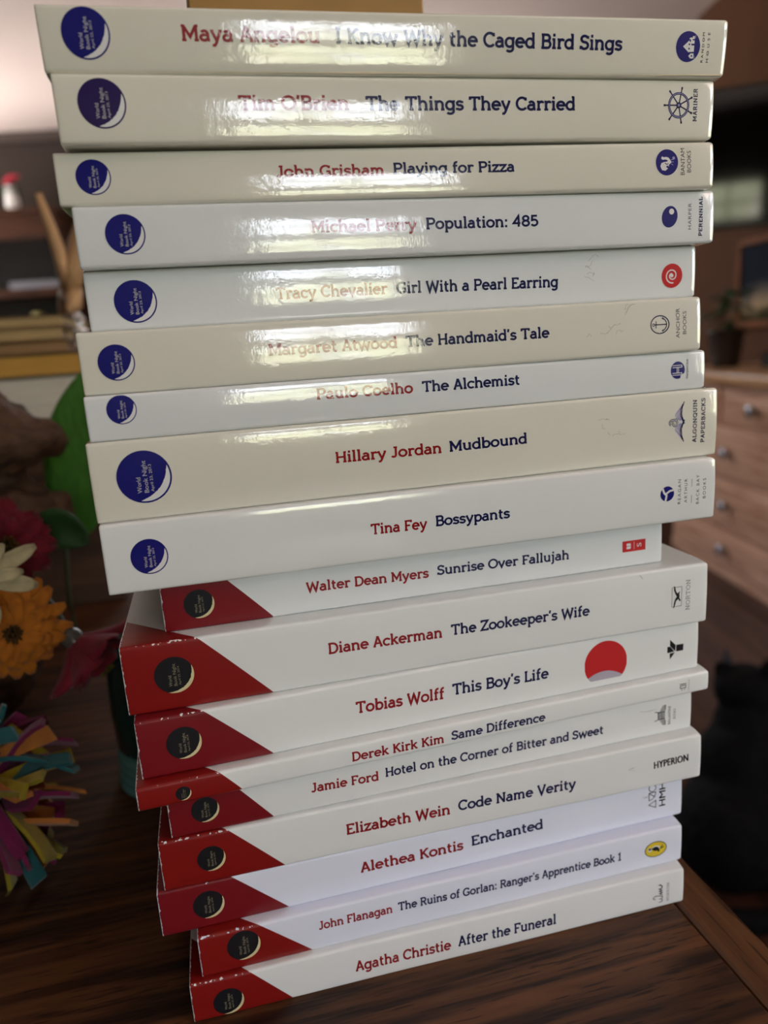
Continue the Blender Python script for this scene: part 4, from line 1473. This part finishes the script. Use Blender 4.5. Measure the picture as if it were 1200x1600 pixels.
OLD = [(-.064, .0495, 3, 3, 'grey-white thick book, lowest of the old pile behind the driftwood', .145),
       (-.066, .0200, 2, 2, 'ochre-edged book lying on the grey-white one in the old pile', .14),
       (-.083, .0115, 1, 1, 'brown-edged thin book between the ochre book and the yellowed ones', .15),
       (-.086, .0110, 0, 0, 'yellowed thin book, second from the top of the old pile', .14),
       (-.084, .0105, 0, 1, 'yellowed thin book, topmost of the old pile, under the forked branch', .15)]
for (xr, h, pm, cm, lb, dp) in OLD:
    ln = .205
    t = thing('old_book', lb, 'book', (xr, .495, zz), R(rnd.uniform(-1.5, 1.5)), OB)
    mb = MB(); mb.box(-ln, 0, 0, dp, 0, .0016); mb.box(-ln, 0, 0, dp, h - .0016, h - .0001); mb.box(-ln, 0, dp - .002, dp, .0016, h - .0016)
    mb.build('cover', M_OLDC[cm], t, bevel=.0005)
    mb = MB(); mb.box(-ln + .003, -.003, .002, dp - .002, .0017, h - .0017)
    mb.build('page_block', M_OLDP[pm], t)
    zz += h
zz_top = zz
M_BOX = wood('dark_box_wood', srgb(44, 30, 22), srgb(76, 54, 38), (2, 30, 30), .6)
t = thing('wooden_box', 'dark brown wooden box on the table carrying the pile of old books', 'box', (-.17, .575, 0))
mb = MB(); mb.box(-.115, .105, -.085, .085, 0, .1500)
mb.build('box_body', M_BOX, t, bevel=.002)
mb = MB(); mb.box(-.118, .108, -.088, .088, .1502, .1649)
mb.build('lid', M_BOX, t, bevel=.002)

M_BRANCH = plain('bare_branch', srgb(176, 138, 98), .7, var=.3, vscale=60, stretch=(1, 1, .3), bump=.0006, bscale=120)
t = thing('branch', 'bare tan forked branch leaning out above the old pile of books', 'branch', (-.088, .57, zz_top))
bz = Vector((-.088, .57, zz_top))


def bpts(l):
    return [Vector(p) - bz for p in l]


mb = MB(); mb.tube(bpts([(-.098, .60, zz_top + .008), (-.090, .58, .288), (-.083, .562, .292), (-.087, .556, .318), (-.092, .552, .348), (-.098, .55, .378)]), [.007, .010, .010, .0072, .0052, .0030], 10)
mb.build('main_limb', M_BRANCH, t, smooth=True)
mb = MB(); mb.tube(bpts([(-.084, .562, .294), (-.077, .558, .312), (-.068, .556, .335), (-.058, .555, .362)]), [.010, .0105, .011, .007], 10)
mb.build('side_limb', M_BRANCH, t, smooth=True)
mb = MB(); mb.tube(bpts([(-.083, .562, .292), (-.082, .553, .279), (-.087, .545, zz_top + .004)]), [.010, .008, .004], 10)
mb.build('foot', M_BRANCH, t, smooth=True)

M_FOIL = plain('silver_foil', srgb(248, 249, 250), .16, metal=.85)
mb = MB()
rnd2 = random.Random(4)
for (cz, rr) in ((.006, .0082), (.018, .0072), (.029, .0056)):
    n_ = 11
    ring = []
    v = []
    for lat in range(5):
        for k in range(n_):
            th_, ph_ = PI * (lat + .5) / 5, 2 * PI * k / n_ + .35 * lat
            q = rr * rnd2.uniform(.82, 1.12)
            v.append((q * math.sin(th_) * math.cos(ph_), q * math.sin(th_) * math.sin(ph_), max(cz + q * math.cos(th_), 0)))
    f = [(l_ * n_ + k, (l_ + 1) * n_ + k, (l_ + 1) * n_ + (k + 1) % n_, l_ * n_ + (k + 1) % n_) for l_ in range(4) for k in range(n_)]
    f += [tuple(range(n_)), tuple(range(5 * n_ - 1, 4 * n_ - 1, -1))]
    mb.add(v, f)
fo = mb.build('crumpled_foil', M_FOIL)
fo.location = (-.0745, .512, .165 + .0495 + .0200)
tag(fo, 'bright crumpled silver foil at the right end of the old pile of books', 'foil')


# ------------------------------------------------------------------ far furniture (room axes)
def room_thing(name, label, cat, a, b, z, rz=0.0, group=None):
    return thing(name, label, cat, rp(a, b, z), -A0 + rz, group)


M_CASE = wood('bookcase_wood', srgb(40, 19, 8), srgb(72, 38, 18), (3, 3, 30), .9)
M_CASE_SHADE = wood('bookcase_wood_shaded', srgb(14, 8, 5), srgb(24, 15, 9), (3, 3, 30), .7)  # near-black copy of the case wood, recess shade put into its colour
CA0, CA1, CB0, CB1 = -2.55, -1.60, 4.56, 4.92
cs = room_thing('bookcase', 'tall brown wooden bookcase against the far wall on the left', 'bookcase', (CA0 + CA1) / 2, (CB0 + CB1) / 2, Z_FLOOR)
LA, LB = (CA1 - CA0) / 2, (CB1 - CB0) / 2
HC = 1.885
for s in (-1, 1):
    mb = MB(); mb.box(min(s * LA, s * (LA - .03)), max(s * LA, s * (LA - .03)), -LB, LB, 0, HC - .03)
    mb.build('side_panel', M_CASE, cs)
mb = MB(); mb.box(-LA - .015, LA + .015, -LB - .02, LB, HC - .03, HC); mb.build('top_board', M_CASE, cs, bevel=.006)
mb = MB(); mb.box(-LA + .03, LA - .03, -LB, -LB + .02, HC - .17, HC - .03); mb.build('lintel', M_CASE, cs)
mb = MB(); mb.box(-LA + .03, LA - .03, LB - .015, LB, .05, HC - .03); mb.build('back_panel', M_CASE_SHADE, cs)
for zs in (.05, .42, .82, 1.13, 1.43):
    mb = MB(); mb.box(-LA + .03, LA - .03, -LB, LB - .015, zs - .045, zs)
    mb.build('shelf', M_CASE, cs)


def on_shelf(name, label, cat, a, b, z, prof, mat, n=20, group=None):
    mb = MB(); mb.lathe(prof, n)
    o = mb.build(name, mat, smooth=True)
    o.location = rp(a, b, z)
    return tag(o, label, cat, group)


zt = Z_FLOOR + HC + .0005
t = room_thing('flower_vase', 'white vase of red blooms on top of the far bookcase', 'vase', -1.89, 4.70, zt)
mb = MB(); mb.lathe([(.03, 0), (.036, .01), (.042, .06), (.034, .11), (.026, .135), (.030, .15), (.024, .148), (.022, .13)], 20)
mb.build('vase_body', plain('white_glaze', srgb(226, 222, 222), .3), t, smooth=True)
mb = MB()
rnd = random.Random(9)
for k in range(5):
    q = Vector((rnd.uniform(-.04, .05), rnd.uniform(-.03, .03), .19 + rnd.uniform(-.02, .03)))
    for j in range(10):
        a = j * .63
        petal(mb, q, Vector((0, -.5, .86)), Vector((math.cos(a), math.sin(a) * .86, math.sin(a) * .5)), .035, .022, lift=.3, n=3, w=2)
solid(mb.build('blooms', plain('red_bloom', srgb(176, 24, 56), .7), t, smooth=True), .002)
mb = MB()
for k in range(8):
    a = k * .8 + .3
    petal(mb, Vector((0, 0, .14)), Vector((0, 0, 1)), Vector((math.cos(a), math.sin(a), 0)), .075, .03, lift=-.35, n=4, w=2)
solid(mb.build('leaves', M_LEAF2, t, smooth=True), .002)
mb = MB(); mb.box(-.15, .15, -.10, .10, 0, .045)
o = mb.build('storage_box', plain('grey_box', srgb(104, 100, 108), .6), bevel=.004); o.location = rp(-1.80, 4.70, Z_FLOOR + 1.4305); o.rotation_euler = (0, 0, -A0)
tag(o, 'flat grey box lying on the upper shelf of the far bookcase', 'box')
on_shelf('ceramic_pot', 'pink round pot on the middle shelf of the far bookcase', 'pot', -1.735, 4.70, Z_FLOOR + 1.1305, [(.03, 0), (.055, .03), (.058, .07), (.04, .10), (.036, .115), (.03, .112)], plain('pink_glaze', srgb(214, 110, 110), .4))
on_shelf('ceramic_pot', 'straw-coloured tall pot left of the pink pot on the far bookcase', 'pot', -1.845, 4.70, Z_FLOOR + 1.1305, [(.035, 0), (.045, .04), (.05, .10), (.04, .15), (.03, .165), (.025, .16)], plain('straw_glaze', srgb(186, 166, 108), .4))
on_shelf('ceramic_pot', 'slate-blue pot behind the branch on the middle shelf of the far bookcase', 'pot', -1.665, 4.66, Z_FLOOR + 1.1305, [(.02, 0), (.028, .04), (.028, .09), (.02, .12), (.015, .118)], plain('slate_glaze', srgb(96, 104, 120), .4))

# chest of drawers on the right
M_DRES = wood('dresser_wood', srgb(186, 136, 108), srgb(232, 190, 160), (30, 2.2, 30), .38, scale=2.0)
M_DREST = wood('dresser_top_wood', srgb(176, 128, 88), srgb(226, 182, 136), (30, 2.2, 30), .32, scale=2.0)
M_KNOB = plain('nickel_knob', srgb(176, 178, 186), .25, metal=.9)
DA, DB0, DB1 = 1.45, 1.25, 2.95
dr = room_thing('chest_of_drawers', 'light brown chest of drawers with silver knobs, against the right wall', 'chest of drawers', 1.66, (DB0 + DB1) / 2, Z_FLOOR)
fa = DA - 1.66
hb = (DB1 - DB0) / 2
mb = MB(); mb.box(fa + .02, .205, -hb + .01, hb - .01, .05, .745); mb.build('carcass', M_DRES, dr, bevel=.004)
mb = MB(); mb.box(fa - .03, .208, -hb - .02, hb + .02, .746, .786); mb.build('top_board', M_DREST, dr, bevel=.008)
mb = MB(); mb.box(fa + .01, .20, -hb, hb, 0, .0495); mb.build('plinth', M_DRES, dr, bevel=.004)


def drawer(b0, b1, z0, z1, knobs):
    mb = MB(); mb.box(fa - .002, fa + .0195, b0, b1, z0, z1)
    mb.box(fa - .008, fa - .002, b0 + .03, b1 - .03, z0 + .025, z1 - .025)
    d = mb.build('drawer', M_DRES, dr, bevel=.004)
    for kb in knobs:
        k_ = MB()
        k_.lathe([(.007, 0), (.006, .012), (.018, .016), (.023, .026), (.017, .034), (.004, .036)], 18,
                 mat=Matrix.Translation((fa - .008, kb, (z0 + z1) / 2)) @ Matrix.Rotation(-PI / 2, 4, 'Y'))
        k_.build('knob', M_KNOB, d, smooth=True)


bc = (DB0 + DB1) / 2
for (b0, b1) in ((2.53, 2.92), (2.11, 2.51), (1.70, 2.09), (1.28, 1.68)):
    drawer(b0 - bc, b1 - bc, .605, .725, [(b0 + b1) / 2 - bc - .05])
for (z0, z1) in ((.40, .59), (.205, .39), (.06, .195)):
    drawer(2.03 - bc, 2.91 - bc, z0, z1, [2.43 - bc])
    drawer(1.29 - bc, 2.01 - bc, z0, z1, [1.65 - bc])

# potted plant on the chest
t = room_thing('potted_plant', 'small green plant in a dark pot on the far end of the chest of drawers', 'plant', 1.60, 2.80, Z_FLOOR + .7865)
mb = MB(); mb.lathe([(.05, 0), (.055, .02), (.07, .14), (.075, .15), (.065, .15), (.06, .135)], 20)
mb.build('pot', plain('dark_pot', srgb(52, 38, 32), .5), t, smooth=True)
mb = MB()
rnd = random.Random(3)
for k in range(46):
    a = rnd.uniform(0, 6.28)
    d = Vector((math.cos(a), math.sin(a), 0))
    petal(mb, Vector((0, 0, .14 + .15 * rnd.random())) + d * .02, Vector((0, 0, 1)), d, rnd.uniform(.06, .11), rnd.uniform(.018, .03), lift=rnd.uniform(.2, 1.1), n=4, w=2)
solid(mb.build('leaves', M_LEAF2, t, smooth=True), .0012)
mb = MB(); mb.box(-.06, .06, -.14, .14, 0, .055)
o = mb.build('black_box', plain('black_plastic', srgb(18, 16, 16), .5), bevel=.004); o.location = rp(1.72, 2.50, Z_FLOOR + .7865); o.rotation_euler = (0, 0, -A0)
tag(o, 'low black box on the chest of drawers beside the potted plant', 'box')

# framed landscape
M_PFR = wood('picture_frame_wood', srgb(104, 56, 22), srgb(140, 80, 36), (30, 3, 3), .7)
m_, n_, l_, b_ = new_mat('painted_landscape')
tc = n_.new('ShaderNodeTexCoord'); sp_ = n_.new('ShaderNodeSeparateXYZ'); no = n_.new('ShaderNodeTexNoise'); no.inputs['Scale'].default_value = 9; no.inputs['Detail'].default_value = 4
ad = n_.new('ShaderNodeMath'); ad.operation = 'MULTIPLY_ADD'; ad.inputs[1].default_value = .35
ad2 = n_.new('ShaderNodeMath'); ad2.operation = 'MULTIPLY_ADD'; ad2.inputs[1].default_value = 2.5; ad2.inputs[2].default_value = .32
rr_ = n_.new('ShaderNodeValToRGB')
l_.new(tc.outputs['Object'], sp_.inputs[0]); l_.new(tc.outputs['Object'], no.inputs['Vector'])
l_.new(sp_.outputs['Z'], ad2.inputs[0]); l_.new(no.outputs['Fac'], ad.inputs[0]); l_.new(ad2.outputs[0], ad.inputs[2]); l_.new(ad.outputs[0], rr_.inputs[0])
e_ = rr_.color_ramp.elements
e_[0].position = .30; e_[0].color = srgb(120, 70, 16)
e_[1].position = .97; e_[1].color = srgb(26, 32, 44)
for ps, c in ((.5, srgb(52, 46, 22)), (.66, srgb(66, 60, 36)), (.74, srgb(176, 150, 118)), (.84, srgb(96, 90, 84))):
    q_ = e_.new(ps); q_.color = c
l_.new(rr_.outputs[0], b_.inputs['Base Color'])
b_.inputs['Roughness'].default_value = .85
b_.inputs['Specular IOR Level'].default_value = .1
t = room_thing('framed_picture', 'framed landscape painting in an orange-brown frame on the right wall, below the television', 'picture', A_RIGHT - .012, 2.96, .185)
mb = MB()
mb.box(-.014, .011, -.25, .25, 0, .026); mb.box(-.014, .011, -.25, .25, .349, .375); mb.box(-.014, .011, -.25, -.224, .026, .349); mb.box(-.014, .011, .224, .25, .026, .349)
mb.build('frame', M_PFR, t, bevel=.003)
mb = MB(); mb.box(-.004, .008, -.2238, .2238, .0262, .3488)
mb.build('canvas', m_, t)

# television
M_BLACK = plain('black_bezel', srgb(16, 16, 18), .35)
M_SCREEN = plain('screen_glass', srgb(5, 5, 6), .06, spec=.45)
t = room_thing('television', 'black flat television on the right wall, reflecting a window', 'television', 1.39, 3.03, .585, R(-15))
t.rotation_euler = (R(3.2), 0, -A0 - R(17.2))
mb = MB(); mb.box(-.456, .456, .0005, .045, 0, .53); mb.build('casing', M_BLACK, t, bevel=.006)
mb = MB(); mb.box(-.444, .444, -.001, .0, .02, .518); mb.build('screen', M_SCREEN, t)
mb = MB(); mb.box(.10, .14, .0455, .12, .2, .33); mb.box(.10, .36, .12, .14, .22, .31); mb.build('wall_arm', M_BLACK, t)

# black cat on the floor beyond the table corner
M_FUR = plain('black_fur', srgb(5, 5, 5), .85, spec=.2, bump=.002, bscale=160)
M_EAR = plain('ear_inside', srgb(70, 74, 84), .7)
cw = Vector((.845, .757, Z_FLOOR))
ct = thing('cat', 'black cat sitting on the floor beyond the right corner of the table', 'cat', cw, R(-48))
body = blob('body', M_FUR, ct,
            [((0, .0, .105), (.095, .115, .105)), ((0, .045, .19), (.078, .078, .10), (-.25, 0, 0)), ((0, .075, .265), (.052, .052, .06)), ((0, .095, .325), (.058, .054, .046)), ((0, .138, .312), (.022, .022, .017)),
             ((-.032, .115, .11), (.022, .024, .115)), ((.032, .115, .11), (.022, .024, .115)), ((-.032, .135, .014), (.023, .034, .014)), ((.032, .135, .014), (.023, .034, .014)),
             ((-.075, .03, .06), (.042, .085, .06)), ((.075, .03, .06), (.042, .085, .06)), ((-.085, .10, .014), (.024, .04, .014)), ((.085, .10, .014), (.024, .04, .014)),
             ((.06, -.11, .02), (.07, .022, .02), (0, 0, .5)), ((.13, -.05, .018), (.05, .02, .018), (0, 0, 1.2)), ((.145, .02, .016), (.018, .05, .016)),
             ((-.036, .088, .355), (.020, .011, .024), (.1, -.5, 0)), ((.038, .088, .368), (.021, .011, .036), (.1, .25, 0))],
            .006, .002, 60, 3, 3, 2)
for v in body.data.vertices:
    v.co.z = max(v.co.z, .0005)
for s in (-1, 1):
    mb = MB(); mb.add([(s * .020, .096, .356), (s * .046, .096, .354), (s * .037, .094, .400)], [(0, 1, 2)])
    solid(mb.build('ear_inside', M_EAR, ct), .002)
    mb = MB(); mb.lathe([(.001, -.002), (.006, 0), (.007, .003), (.005, .006), (.001, .0075)], 12, mat=Matrix.Translation((s * .019, .140, .332)) @ Matrix.Rotation(-PI / 2, 4, 'X'))
    mb.build('eye', plain('amber_eye', srgb(170, 140, 40), .1), ct, smooth=True)
mb = MB(); mb.lathe([(.001, -.001), (.006, .0), (.004, .004), (.001, .005)], 10, mat=Matrix.Translation((0, .158, .318)) @ Matrix.Rotation(-PI / 2, 4, 'X'))
mb.build('nose', plain('cat_nose', srgb(50, 40, 42), .4), ct, smooth=True)
